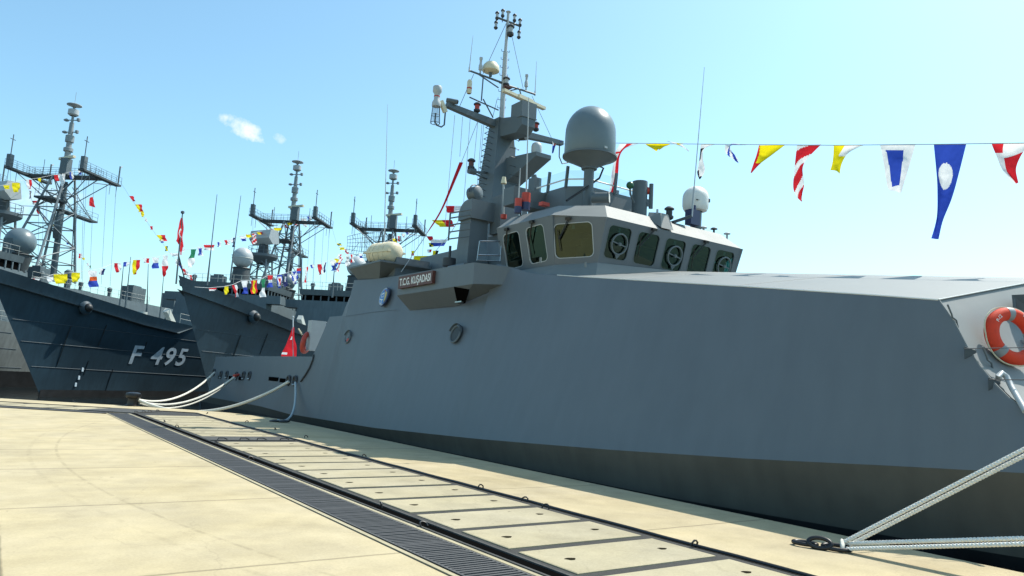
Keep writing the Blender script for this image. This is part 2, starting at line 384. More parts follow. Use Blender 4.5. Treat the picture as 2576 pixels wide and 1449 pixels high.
# ------------------------------------------------------------------ quay, water
D2=Vector((-.79,.61,0)).normalized()          # the quay turns this way beyond the corner
N2=Vector((D2.y,-D2.x,0))                      # outward
K0=Vector((4.2,27.9,0))
def corner(d):
    "mitre point of the line d metres outside the channel line"
    return Vector((4.2+d,27.9+d*(1-N2.x)/N2.y,0))
def leg2(d,s): return K0+N2*d+D2*s
EDGE=4.72
Bm=MB()
edge=[Vector((4.2+EDGE,-45,0)),Vector((8.92,24.5,0)),Vector((8.80,26.4,0)),Vector((8.42,28.6,0)),Vector((7.7,30.6,0)),leg2(EDGE,2.2),leg2(EDGE,80)]
top=edge+[Vector((-90,60,0)),Vector((-90,-45,0))]
Bm.m(M['quay_concrete']).face(top)
Bm.m(M['wall_concrete'])
for a,b in zip(edge,edge[1:]): Bm.face([a,b,b-V3(0,0,4),a-V3(0,0,4)])
q=Bm.build('quay_pavement',origin=(0,0,0)); setp(q,'pale concrete quay apron with a rounded corner by the ships','quay',kind='structure')
m=mat('water',(.006,.012,.014),.08,var=0); n=m.node_tree.nodes; l=m.node_tree.links
g=n.new('ShaderNodeNewGeometry'); nz=n.new('ShaderNodeTexNoise'); nz.inputs['Scale'].default_value=1.4; nz.inputs['Detail'].default_value=6
l.new(g.outputs['Position'],nz.inputs['Vector']); bp=n.new('ShaderNodeBump'); bp.inputs['Strength'].default_value=.5; bp.inputs['Distance'].default_value=.15
l.new(nz.outputs[0],bp.inputs['Height']); l.new(bp.outputs[0],n['Principled BSDF'].inputs['Normal'])
wa=MB(); wa.face([(-3000,-3000,-1.3),(3000,-3000,-1.3),(3000,5000,-1.3),(-3000,5000,-1.3)]).build('water',M['water'],origin=(0,0,-1.3)); 
setp(bpy.data.objects['water'],kind='structure')
# strip along d metres from the channel, from leg 1 round to leg 2
def strip(d0,d1,z,name,mt,s_near=-3.0,s2=40,kind='structure',label=None,cat=None):
    b=MB(); a0,a1=corner(d0),corner(d1); zz=V3(0,0,z)
    b.face([V3(4.2+d0,s_near,0)+zz,V3(4.2+d1,s_near,0)+zz,a1+zz,a0+zz]); b.face([a0+zz,a1+zz,leg2(d1,s2)+zz,leg2(d0,s2)+zz])
    return setp(b.build(name,mt,origin=(4.2,10,z)),label,cat,kind=kind)
strip(-.83,2.32,.003,'trench_bed',M['asphalt_strip'])
strip(-.045,.095,.007,'crane_rail_slot',M['void'])  # flat black strip, the dark inside the slot painted on
strip(-.81,-.17,.006,'drain_pit',M['void'],s2=16)  # flat black sheet painting in the dark below the gratings
# raised steel lip between grate and slot
b=MB()
for d in (-.075,.115):
    a=corner(d); b.beam((4.2+d,-3,.012),(a.x,a.y,.012),.03,.016); e=leg2(d,40); b.beam((a.x,a.y,.012),(e.x,e.y,.012),.03,.016)
setp(b.build('trench_edging',M['plate_steel']),'dark steel edging along both sides of the black rail slot','edging',kind='structure')
# strip of pale concrete between grating and slot
strip(-.17,-.085,.008,'concrete_curb_strip',M['slab_concrete'])
# thin service cable along the outer seam
b=MB(); a=corner(2.24)
for d,zz in ((2.24,.02),(2.275,.018)):
    a=corner(d); pts=[V3(4.2+d+.012*math.sin(i*1.7),-3+i*.5,zz) for i in range(int((a.y+3)/.5))]+[a+V3(0,0,zz)]+[leg2(d,i*1.0)+V3(0,0,zz) for i in range(1,30)]
    b.tube(pts,.014,6)
setp(b.build('service_cable',M['black']),'thin black cable running along the seam beside the cover slabs','cable')
# grating panels
PITCH=1.05
gp=MB(); gx0,gx1=3.44,4.02
gl=2.1
bars=30
def grate_mesh():
    b=MB()
    b.box((0,.02,-.004),(.56,.035,.014)); b.box((0,gl-.02,-.004),(.56,.035,.014)); b.box((-.27,gl/2,-.004),(.025,gl,.014)); b.box((.27,gl/2,-.004),(.025,gl,.014))
    for i in range(bars):
        y=.05+(gl-.1)*(i+.5)/bars; b.box((random.uniform(-.002,.002),y,-.003+random.uniform(-.002,.002)),(.53,.034,.012))
    return b
g0=None
for i in range(14):
    y=-1.8+i*(gl+.012)
    if g0 is None:
        o=g0=grate_mesh().build('drain_grating',M['grate_iron'],origin=(0,0,0))
    else: o=g0.copy(); col.objects.link(o)
    o.location=(3.735,y,.014)
    setp(o,'ribbed iron grating panel in the drain strip, %s'%('largest one' if i==1 else 'number %d from the near end'%(i)),'grating','grating panels along the drain')
for i in range(7):
    o=g0.copy(); col.objects.link(o); p=leg2(-.465,.7+i*2.12); o.location=(p.x,p.y,.014); o.rotation_euler=(0,0,math.atan2(D2.y,D2.x)-math.pi/2)
    setp(o,'ribbed iron grating panel past the quay corner, number %d from the bend'%(i+1),'grating','grating panels along the drain')
b=MB()
for x in (3.405,4.07):
    b.box((x,12.3,.004),(.05,31,.016))
setp(b.build('drain_kerb',M['slab_concrete']),'narrow pale curb bordering the ribbed drain gratings','curb',kind='structure')
# cover slabs between the rail slot and the cable
def slab_proto():
    t=thing('cover_slab',(0,0,0),'x','slab')
    b=MB(); w0,w1,l=.23,2.07,.885
    o=[(w0,-l/2),(w1,-l/2),(w1,l/2),(w0,l/2)]
    i_=[(x+(.012 if x<1 else -.012),y+(.012 if y<0 else -.012)) for x,y in o]
    b.hexa([V3(x,y,-.03) for x,y in o],[V3(x,y,.012) for x,y in o]); b.hexa([V3(x,y,.0125) for x,y in o],[V3(x,y,.018) for x,y in i_])
    b.build('slab',M['slab_concrete'],t)
    for x,s in ((.52,1.05),(1.76,.95)):
        h=MB(); h.face([V3(x+s*.055*(1+.25*math.sin(3*a+x))*math.cos(a),.045*s*math.sin(a),.0195) for a in [2*math.pi*k/14 for k in range(14)]]); h.build('lifting_hole',M['pit'],t)
    return t
def copy_tree(o,parent=None):
    c=o.copy(); col.objects.link(c)
    if parent is not None: c.parent=parent
    for ch in list(o.children): copy_tree(ch,c)
    return c
sp0=slab_proto(); first=True; k=0
y0=5.545-8*PITCH
for i in range(30):
    y=y0+i*PITCH
    if y>27.2 or abs(y-at(620,1105,Z=0).y)<.6: continue
    t=sp0 if first else copy_tree(sp0); first=False
    t.location=(4.2,y,random.uniform(-.003,.003)); k+=1
    t['label']='pale concrete cover slab with two lifting holes, counted %d from the near end'%k; t['group']='concrete cover slabs along the quay'
for i in range(9):
    if i in (0,): continue
    t=copy_tree(sp0); p=leg2(0,.4+i*1.9); t.location=(p.x,p.y,0); t.rotation_euler=(0,0,math.atan2(D2.y,D2.x)-math.pi/2); 
    t.scale=(1,1.8,1)
    t['label']='pale concrete cover slab past the quay corner, number %d beyond the bollard bend'%i; t['group']='concrete cover slabs along the quay'
for nm,c,ang,ln,lab in (('cover_plate',V3(5.33,at(620,1105,Z=0).y,.014),0,.98,'dark steel cover plate replacing one concrete slab, with hooked bars'),
                  ('cover_plate',leg2(1.1,1.0)+V3(0,0,.02),math.atan2(D2.y,D2.x)-math.pi/2,1.9,'dark steel cover plate lying at the corner just before the bollard')):
    t=thing(nm,c,lab,'steel plate','steel cover plates',rz=ang,local=True)
    b=MB(); b.box((0,0,0),(2.0,ln,.02)); b.build('plate',M['plate_steel'],t)
    for x in (-.8,-.3,.1,.65):
        b=MB(); b.tube([(x,-ln/2+.05,.02),(x+.02,-ln/2+.08,.05),(x+.15,-ln/2+.10,.05),(x+.22,-ln/2+.06,.02)],.012,6); b.build('lifting_bar',M['black'],t)
# little lifting hoops standing in the seams
lo=MB(); lo.tube([V3(-.05,0,0),V3(-.045,.005,.045),V3(-.015,.01,.065),V3(.02,.01,.06),V3(.05,.005,.04),V3(.055,0,0)],.011,6)
l0=lo.build('lifting_hoop',M['black'],origin=(0,0,0)); first=True
for j,(x,y,rz) in enumerate([at(*p,Z=0)[:2]+(r,) for p,r in (((1067,1328),.3),((960,1279),1.2),((1209,1232),.2),((1319,1264),1.9),((1745,1377),.1),((1372,1283),2.),((917,1152),.5),((770,1103),.4),((693,1083),1),((620,1064),.3),((520,1042),1.),((632,1158),.4),((545,1118),1.),((446,1076),.6),((415,1063),1.2))]):
    o=l0 if first else l0.copy()
    if not first: col.objects.link(o)
    first=False; o.location=(x,y,.014); o.rotation_euler=(random.uniform(-.7,.7),0,rz)
    setp(o,'small bent rebar hoop in the slab seam, %s row, number %d'%('cable side' if x>5.5 else 'rail slot side',j+1),'hoop','rebar hoops in the seams')
# ------------------------------------------------------------------ bollard, rings, ropes
bp_=at(337,1021,Z=0); bp_=V3(bp_.x-.1,bp_.y-.2,0)
t=thing('bollard',bp_,'squat black iron bollard at the quay corner with white ropes looped on it','bollard')
MB().lathe(bp_,[(.28,0),(.28,.03),(.21,.05),(.19,.18),(.20,.30)],n=24).build('post',M['black'],t,40)
MB().lathe(bp_,[(.20,.30),(.27,.34),(.30,.42),(.27,.51),(.16,.55),(0.001,.56)],n=24).build('head',M['black'],t,40)
px=px2m(bp_)
def rope(name,pts,r,label,mt='rope',lob=3,tw=18,grp=None):
    b=MB(); b.tube(pts,r,14 if lob else 10,lob,tw if lob else 0); return setp(b.build(name,M[mt],smooth=50),label,'rope',grp)
G='white mooring ropes of the grey patrol ship'
bh=bp_+V3(.2,0,.26)
def sagp(p0,mid,p1,n=28):
    p0,mid,p1=Vector(p0),Vector(mid),Vector(p1); c=mid*2-(p0+p1)/2
    return [p0*(1-t)**2+c*(2*t*(1-t))+p1*t*t for t in [i/n for i in range(n+1)]]
def ropept(px,py,X): return at(px,py,X=X)
HX=9.62
s1=at(540,937,X=HX); s2=at(596,944,X=HX); s3=at(727,960,X=HX); s4=at(743,962,X=HX)
rope('mooring_rope',sagp(bh,mix(bh,s1,.5)-V3(0,0,.55),s1),.05,'white mooring rope from the bollard to the ship stern, highest of the four',grp=G,lob=0)
rope('mooring_rope',sagp(bh+V3(.05,0,-.08),mix(bh,s2,.5)-V3(0,0,.62),s2),.05,'white mooring rope with a red tag at its ship end',grp=G,lob=0)
rope('mooring_rope',sagp(bh+V3(.05,0,-.14),mix(bh,s2,.5)-V3(0,0,.78),s2+V3(0,.05,-.02)),.04,'thinner mooring rope sagging just under the red tagged one',grp=G,lob=0)
rope('mooring_rope',sagp(bh+V3(.02,-.05,-.02),mix(bh,s3,.5)-V3(0,0,.78),s3),.06,'thick white mooring rope sagging lowest, from bollard to mid stern fairlead',grp=G,lob=0)
b=MB(); d_=(s2-bh).normalized(); pq=mix(bh,s2,.965); b.cyl(pq-V3(0,0,.0),pq+d_*.35,.075,.06,10); setp(b.build('rope_tag',M['red_paint']),'red cloth tag tied round a white mooring rope','tag')
ring_p=at(700,1062,Z=0)
rope('mooring_rope',sagp(ring_p+V3(0,.05,.06),mix(ring_p,s4,.45)+V3(.25,0,-.35),s4),.042,'pale blue rope hanging from the stern fairlead to the shackle','rope_blue',0,0,G)
def oval(c,a,b_,r,ax,ay,n=26):
    return [Vector(c)+ax*(a*math.cos(2*math.pi*i/n))+ay*(b_*math.sin(2*math.pi*i/n)) for i in range(n)],r
t=thing('mooring_ring',ring_p,'black mooring ring lying on the quay under the pale blue rope','mooring ring','mooring rings on the quay')
for dx,zz,sc in ((-.10,.035,1),(.22,.05,.85)):
    pts,r=oval(ring_p+V3(dx*.6,-dx,zz),.20*sc,.13*sc,.035,V3(.5,-.85,.05).normalized(),V3(.85,.5,.1).normalized()); b=MB(); b.tube(pts,r,10,close=True); b.build('link',M['black'],t,60)
# big foreground chain of three links, rope made fast to the last
rp=at(2085,1374,Z=0.03)
t=thing('mooring_ring',at(2030,1368,Z=0),'thick black three link chain on the quay edge holding the near white ropes','mooring chain','mooring rings on the quay')
def Pz(px,py,z): return at(px,py,Z=z)
e1=Pz(2025,1366,.035); e2=Pz(2062,1366,.07); e3=Pz(2105,1377,.04)
dd=(e3-e1); dd.z=0; dd.normalize(); sd=V3(-dd.y,dd.x,0)
for c,a,bb,ax,ay in ((e1,.125,.075,dd,sd),(e2,.12,.058,dd,(V3(0,0,.9)+sd*.55).normalized()),(e3,.145,.085,dd,(sd+V3(0,0,.12)).normalized())):
    pts,r=oval(c,a,bb,.024,ax,ay,30); b=MB(); b.tube(pts,.0235,12,close=True); b.build('link',M['black'],t,60)
G2='white bow ropes of the grey patrol ship'
rr=Pz(2122,1374,.06)
for (qx,qy,X,lab,st) in ((2576,1130,8.80,'twisted white bow rope rising steeply from the chain, upper strand',Pz(2118,1366,.085)),(2576,1147,8.84,'twisted white bow rope rising steeply from the chain, lower strand',Pz(2136,1371,.07)),
                   (2576,1354,8.30,'twisted white bow rope running almost level from the chain, upper strand',Pz(2126,1367,.08)),(2576,1368,8.22,'twisted white bow rope running almost level from the chain, lower strand',Pz(2130,1381,.045))):
    e=at(qx,qy,X=X); d=(e-st)
    rope('mooring_rope',[st+d*(i/420)*2.4 for i in range(421)],.0205,lab,'rope_white',3,62,G2)
b=MB()
for k in range(3): 
    pts,_=oval(rr+V3(-.01+.012*k,.012*k,-.012+.012*k),.05,.035,.016,V3(.5,.3,.8).normalized(),sd,18); b.tube(pts,.017,10,3,0,close=True)
setp(b.build('rope_knot',M['rope'],smooth=60),'loop of white rope knotted through the last chain link','rope knot')
# ------------------------------------------------------------------ the grey patrol ship
XC=14.1
ship=thing('patrol_ship',(XC,14,-1.3),'grey angular patrol ship alongside the quay, with bridge, mast and domes','ship')
def mir(p): return V3(2*XC-p[0],p[1],p[2])
# knuckle line (widest line of the hull)
KX=[(43,9.62),(30,9.55),(12,9.5),(7,9.58),(5,9.68),(3.4,9.86),(0,10.5),(-6,11.6),(-12,12.8),(-18.5,14.0)]
KXs=sorted(KX)
def kx(y): return poly_at(KXs,y)
kp=[]
for px,py in ((517,997),(655,1022),(725,1041),(939,1076),(1200,1104),(1543,1132),(1900,1155),(2250,1172),(2576,1190)):
    x=9.5
    for _ in range(6):
        p=at(px,py,X=x); x=kx(p.y)
    kp.append((p.y,p.z))
KZ=sorted([(43.5,.27)]+kp+[(0,1.15),(-8,1.6),(-18.5,2.2)])
def kz(y): return poly_at(KZ,y)
# top of the side shell
TXl=[(43,9.82),(27,9.85),(25.5,10.1),(23.7,10.45),(14,10.7),(10,10.5),(7.3,10.35),(4.6,10.15)]
def tx(y): return poly_at(sorted(TXl),y)
def onT(px,py):
    x=10.2
    for _ in range(8):
        p=at(px,py,X=x); x=tx(p.y)
    return p
T=[V3(9.82,42.4,2.33),V3(9.84,34,2.32),onT(786,897),onT(797,872),onT(812,838),onT(829,797),onT(861,794),onT(868,775),onT(883,740),onT(891,705)]
T[0]=onT(543,897); T[1]=onT(660,896)
T+= [V3(10.48,23.2,5.0),V3(10.58,21.3,4.98),V3(10.60,21.0,4.62),V3(10.7,18,4.55),V3(10.72,15.6,4.52),onT(1250,663),onT(1340,688),onT(1470,697),onT(1600,705),onT(1900,723),onT(2200,743),onT(2360,755)]
yT=T[-1].y
cut=[]
for px,py in ((2378,780),(2400,812),(2430,870),(2462,920),(2500,965),(2535,1000),(2576,1032)):
    x=10.1
    for _ in range(8):
        p=at(px,py,X=x); f=max(0,(p.z-kz(p.y))/(T[-1].z-kz(yT))); x=kx(p.y)+(10.15-kx(yT))*f
    cut.append(p)
T+=cut
T+=[V3(kx(3.0)+.30,3.0,1.38),V3(kx(2.)+.30,2,1.30),V3(kx(0)+.30,0,1.32),V3(kx(-6)+.25,-6,1.75),V3(kx(-12)+.2,-12,2.2),V3(14.09,-18.9,2.8)]
# resample to many stations
def densify(P,st=.45):
    o=[P[0]]
    for a,b in zip(P,P[1:]):
        n=max(1,int((b-a).length/st))
        o+=[mix(a,b,i/n) for i in range(1,n+1)]
    return o
Td=densify(T,.5)
def lowhull(y):
    "points below the knuckle: (x,z) rows"
    k=kx(y); z=kz(y)
    inn=.30+max(0,(9-y))*.055 if y>-6 else 1.1
    if y<-6: inn=1.1*max(0,(y+18.5))/12.5
    mid=(k+inn*.62,-.12+max(0,(9-y))*.012); bot=(min(XC-.02,k+inn*1.15+.25*(y<9)),-1.5)
    return [(k,z),mid,bot]
rows=[]
for t in Td:
    y=t.y; k=V3(kx(y),y,kz(y))
    rows.append([mix(k,t,f) for f in (0,.2,.4,.6,.8,1)])
b=MB(); b.m(M['ship_side'])
b.grid(rows); b.grid([[mir(p) for p in r] for r in rows])
low=[]
for i in range(110):
    y=43.2-i*(43.2+18.5)/109
    low.append([V3(x,y,z) for x,z in lowhull(y)])
b.m(M['lower_shade_grey']); b.grid([[r[0],mix(r[0],r[1],.5),r[1]] for r in low]); b.grid([[mir(p) for p in (r[0],r[1])] for r in low])
b.m(M['boot_black']); b.grid([[r[1],r[2]] for r in low]); b.grid([[mir(p) for p in (r[1],r[2])] for r in low])
# transom
r0=rows[0]; l0_=low[0]; b.m(M['ship_side']); b.face(r0+[mir(p) for p in r0][::-1]); b.face([l0_[0],l0_[2],mir(l0_[2]),mir(l0_[0])])
b.build('hull',None,ship,smooth=22)
# thickness lip of the side shell along the cut edge
b=MB(); ce=[T[-1-6-len(cut)+0]]+cut
ce=[onT(2360,755)]+cut+[V3(kx(3.0)+.30,3.0,1.38)]
b.grid([[p,p+V3(.05,0.0,0)] for p in ce]); b.tube([p+V3(.02,0,.0) for p in ce],.014,6); b.build('bulwark_edge',M['deck_grey'],ship)
# raised foredeck with crown, and its sloping front
top=[p for p in Td if yT-.001<=p.y<=13.9 and p.z>2.9]
RX=XC
def ridge(y): 
    z0=at(1845,685,X=RX); z1=at(2576,698.5,X=RX); return z0.z+(z1.z-z0.z)*(y-z0.y)/(z1.y-z0.y)
tl=[V3(p.x,p.y,p.z) for p in top]
rw=[]
for p in tl:
    rp_=V3(RX,p.y,ridge(p.y)); rw.append([mix(p,rp_,f)+V3(0,0,.0) for f in (0,.25,.5,.75,1)])
b=MB(); b.grid(rw); b.grid([[mir(p) for p in r] for r in rw])
# deck abaft, round the bridge
aft=[V3(10.7,13.9,tl[0].z),V3(10.72,15.6,4.52),V3(10.7,18,4.55),V3(10.5,23.4,4.6)]
b.grid([[p,V3(XC,p.y,p.z+.35)] for p in aft]); b.grid([[mir(p),V3(XC,p.y,p.z+.35)] for p in aft])
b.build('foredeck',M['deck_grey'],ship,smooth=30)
# weld seams on the foredeck
for (pa,pb) in ((((2010,716),(2560,699)) ),((2060,748),(2330,722))):
    pass
fr=rw[-1]; b=MB()
prof=[(.02,0)]+[(p.y-yT+.02,p.z-T[[i for i,q in enumerate(T) if abs(q.y-yT)<1e-6][0]].z) for p in cut]+[(-1.35,-1.75),(-1.6,-2.1)]
PROF=prof
rowf=[]
for dy,dz in prof:
    rowf.append([V3(p.x+(.30*min(1,-dz) if i==0 else 0)*0,p.y+dy,p.z+dz) for i,p in enumerate(fr)]+[mir(V3(p.x,p.y+dy,p.z+dz)) for p in fr[::-1][1:]])
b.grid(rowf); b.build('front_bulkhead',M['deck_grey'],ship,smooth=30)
b=MB(); b.grid([[V3(kx(y)+.1,y,1.0 if y>-6 else 1.0+(-6-y)*.09),V3(2*XC-kx(y)-.1,y,1.0 if y>-6 else 1.0+(-6-y)*.09)] for y in (4.2,2,0,-4,-8,-12,-16,-18)]); b.build('bow_deck',M['deck_grey'],ship)
b=MB(); b.tube([p+V3(0,-.006,.010) for p in rw[-1]],.008,6); b.tube([mir(p)+V3(0,-.006,.010) for p in rw[-1]],.008,6)
b.tube([p+V3(0,0,.004) for p in tl],.010,6); b.build('deck_edge_bead',M['white'],ship)
b=MB()
for yy,f0,f1 in ((8.2,0,1),(11.3,.0,1)):
    a=V3(tx(yy),yy,poly_at(sorted([(p.y,p.z) for p in tl]),yy)); c=V3(RX,yy,ridge(yy)); b.tube([mix(a,c,f)+V3(0,0,.001) for f in (f0,.5,f1*.95)],.006,5)
b.build('weld_seam',M['deck_grey'],ship)
# stern deck and the bulkhead facing it
b=MB(); b.face([V3(9.85,42.8,1.45),V3(18.35,42.8,1.45),V3(18.2,25,1.45),V3(10,25,1.45)]); b.build('stern_deck',M['deck_grey'],ship)
b=MB(); b.hexa([V3(10.2,24.6,1.45),V3(18,24.6,1.45),V3(18,26.2,1.45),V3(10.3,26.2,1.45)],[V3(10.4,23.8,4.6),V3(17.8,23.8,4.6),V3(17.8,25.4,4.6),V3(10.5,25.4,4.0)]); b.build('aft_bulkhead',M['ship_grey'],ship)
b=MB(); c=at(795,845,X=10.6); b.box(c,(.6,.4,1.2)); b.box(c+V3(0,.25,.1),(.5,.12,.9)); b.build('deck_locker',M['pale_grey'],ship)
# raised seam where the stern bulwark meets the side
b=MB(); pts=[]
for px,py in ((790,892),(788,905),(780,925),(768,945),(757,960)):
    x=9.7
    for _ in range(6):
        p=at(px,py,X=x); f=(p.z-kz(p.y))/(2.3-kz(p.y)); x=kx(p.y)+(9.84-kx(p.y))*f
    pts.append(p+V3(-.02,0,0))
b.tube(pts,.03,6); b.build('hull_pipe',M['dark_steel'],ship)
# fairleads and freeing ports along the stern
def side(px,py,out=.03):
    x=9.7
    for _ in range(6):
        p=at(px,py,X=x); f=(p.z-kz(p.y))/(2.3-kz(p.y)); x=kx(p.y)+(9.84-kx(p.y))*f
    return p-V3(out,0,0)
for px,py in ((540,937),(557,943),(572,943),(596,946),(614,945),(629,945),(727,957),(743,958)):
    c=side(px,py,.02); b=MB(); b.torus(c,.17,.05,(1,0,0),16,6); b.cyl(c+V3(.02,0,0),c+V3(.0,0,0),.16,.16,12); b.build('fairlead',M['dark_steel'],ship,50)
    b=MB(); b.tube([c+V3(-.03,-.14,-.13),c+V3(-.06,0,-.17),c+V3(-.03,.14,-.13)],.035,6); b.build('fairlead_lip',M['steel'],ship,50)
for px,py in ((683,953),(694,954),(711,957),(580,950),(606,952),(553,949)):
    c=side(px,py,.012); b=MB(); b.box(c,(.03,.62 if px>600 else .5,.16)); b.build('freeing_port',M['void'],ship)
# ---- bridge wing (sponson) on the quay side
WX=9.93
wf=at(1193,660,X=WX); wl=at(1190,714,X=WX); wa_=at(1012,690,X=WX); wal=at(1012,722,X=WX)
wi=at(1146,767,X=10.33); wai=at(1009,783,X=10.33)
wft=at(1238,660,X=10.72); wfl=at(1226,716,X=10.45)
def zz(p,z): return V3(p.x,p.y,z)
ztop=wf.z; 
A0=V3(WX,wf.y,ztop); A1=V3(WX,wl.y,wl.z); yBk=at(1000,720,X=WX).y; Bk0=V3(WX,yBk,ztop+.05); Bk1=V3(WX,yBk,wl.z)
I0=V3(10.42,wi.y,wi.z); I1=V3(10.42,yBk,wai.z)
Tf=V3(10.85,wf.y-.75,ztop-.1); Lf=V3(10.62,wf.y-.55,wl.z+.02)
b=MB(); b.face([A0,A1,Bk1,Bk0]); b.face([A1,I0,I1,Bk1]); b.face([A0,Tf,Lf,A1]); b.face([A1,Lf,I0])
b.face([Bk0,Bk1,I1,V3(10.75,yBk,ztop)]); 
b.face([A0,Bk0,Bk0+V3(.06,0,0),A0+V3(.06,0,0)]); b.face([A0+V3(.06,0,0),Bk0+V3(.06,0,0),Bk0+V3(.06,0,-.5),A0+V3(.06,0,-.5)]); b.face([A0+V3(.06,0,-.02),Tf+V3(.04,.06,-.02),Tf+V3(.04,.06,-.5),A0+V3(.06,.02,-.5)])
b.build('bridge_wing',M['ship_side'],ship)
b=MB(); o1=at(1143,720,X=10.02)
quad=[(1142,721),(1181,728),(1171,763),(1151,763)]
def slopeX(px,py):
    # on the sloping underside of the wing
    x=10.2
    for _ in range(10):
        p=at(px,py,X=x); f=(A1.z-p.z)/(A1.z-I0.z); x=WX+(10.42-WX)*f
    return p
P4=[slopeX(*q)+V3(-.006,0,-.004) for q in quad]; b.face(P4); b.face([p+V3(.004,0,.003) for p in P4]); b.build('sidelight_recess',M['void'],ship)  # flat black face; the dark inside the recess is painted
b=MB(); c=slopeX(1160,760); b.box(c+V3(-.05,0,.0),(.10,.34,.03)); b.build('sidelight_shelf',M['steel'],ship)
# raft cradle ledge
cl=at(890,672,X=10.35)
zr=at(950,655,X=10.5).z
b=MB()
r0=at(893,672,X=10.3); r1=at(1003,652,X=10.3)
yA,yB=at(884,668,X=10.15).y,at(962,660,X=10.15).y; zt=(r0.z+r1.z)/2
b.hexa([V3(10.5,yA-.1,zt-.5),V3(10.5,yB+.9,zt-.5),V3(12,yB+.9,zt-.5),V3(12,yA-.1,zt-.5)],[V3(10.08,yA,zt-.06),V3(10.08,yB,zt-.06),V3(12,yB,zt-.06),V3(12,yA,zt-.06)]); b.hexa([V3(10.06,yA+.02,zt-.06),V3(10.06,yB-.02,zt-.06),V3(12,yB-.02,zt-.06),V3(12,yA+.02,zt-.06)],[V3(10.06,yA+.02,zt),V3(10.06,yB-.02,zt),V3(12,yB-.02,zt),V3(12,yA+.02,zt)])
b.build('raft_ledge',M['ship_grey'],ship)
b=MB(); c0=at(975,660,X=10.75); b.hexa([V3(10.62,c0.y+.9,4.2),V3(10.62,c0.y-.75,4.2),V3(12,c0.y-.75,4.2),V3(12,c0.y+.9,4.2)],[V3(10.75,c0.y+.8,zt+.22),V3(10.75,c0.y-.7,zt+.22),V3(12,c0.y-.7,zt+.22),V3(12,c0.y+.8,zt+.22)]); b.build('ready_locker',M['ship_grey'],ship)
# round covers on the side
TZ=sorted([(p.y,p.z) for p in Td if p.y<23.6 and p.y>=4.6]+[(23.7,5.0),(30,5.0)])
def sidepat(px,py,out=0.0):
    x=9.8
    for _ in range(10):
        p=at(px,py,X=x); tz=poly_at(TZ,p.y); f=(p.z-kz(p.y))/(tz-kz(p.y)); x=kx(p.y)+(tx(p.y)-kx(p.y))*f
    return p-V3(out,0,0)
sn=V3(-.97,0,.25).normalized()
for px,py,lid,rr_ in ((1147,841,'ship_grey',.235),(877,849,'red_paint',.20)):
    c=sidepat(px,py); b=MB(); b.torus(c+sn*.02,rr_,.03,sn,24,8); b.build('scuttle_rim',M['ship_grey'],ship,50)
    b=MB(); b.cyl(c,c+sn*.015,rr_*.95,rr_*.9,24); b.build('scuttle_cover',M['frig_dark'] if lid=='ship_grey' else M['frig_dark'],ship,40)
    ax=V3(0,1,0); ay=sn.cross(ax).normalized(); ay=ay if ay.z>0 else -ay
    b=MB(); rows_=[[c+ax*(rr_*1.22*math.cos(R_(a)))+ay*(rr_*1.22*math.sin(R_(a)))+sn*d for d in (0,.09)] for a in range(15,180,12)]; b.grid(rows_); b.build('rain_hood',M['ship_grey'],ship,50)
    if lid=='red_paint':
        b=MB(); b.cyl(c+sn*.02+V3(0,-.02,-.1),c+sn*.05+V3(0,-.02,-.1),.09,.07,12); b.build('valve',M['red_paint'],ship,40)
# ---- bridge
Kn=[V3(10.78,16.3,5.82),V3(10.78,13.9,5.80),V3(11.60,12.82,5.73)]; Kn+= [mir(p) for p in Kn[::-1]]
Ba=[V3(11.05,16.3,4.55),V3(11.05,14.06,4.62),V3(11.62,13.12,4.66)]; Ba+= [mir(p) for p in Ba[::-1]]
Vt=[V3(11.25,16.3,6.20),V3(11.25,14.25,6.18),V3(11.93,13.28,6.15)]; Vt+= [mir(p) for p in Vt[::-1]]
b=MB(); b.grid([Kn,Vt]); b.face(Vt); b.build('bridge_roof',M['deck_grey'],ship)
def dz_(x,y):
    t0=poly_at(sorted([(p.y,p.z) for p in tl]+[(16.5,4.55)]),y); return t0+(ridge(y)-t0)*(x-tx(y))/(XC-tx(y))
sk=[V3(10.74,16.6,4.54),V3(10.72,14.05,4.33),V3(11.42,12.93,0),V3(XC,12.93,0)]
for i in (2,3): sk[i].z=dz_(sk[i].x,sk[i].y)+.004
sk=sk+[mir(p) for p in sk[:3][::-1]]
bb_=[Ba[0],Ba[1],Ba[2],(Ba[2]+Ba[3])/2,Ba[3],Ba[4],Ba[5]]
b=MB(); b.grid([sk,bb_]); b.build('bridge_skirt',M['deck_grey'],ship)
b=MB(); b.face([Ba[0]+V3(.02,-.02,0),Vt[0],Vt[5],Ba[5]+V3(-.02,-.02,0)]); b.build('bridge_back',M['ship_grey'],ship)
b=MB(); b.face([p+V3(0,0,.02) for p in Ba]); b.build('bridge_floor',M['frig_dark'],ship)
b=MB(); b.box((XC,13.75,5.0),(4.6,.5,.75)); b.box((XC-1.5,14.6,5.0),(.5,.5,.8)); b.box((XC+1.2,14.7,5.0),(.5,.5,.8)); b.build('bridge_console',M['frig_dark'],ship)
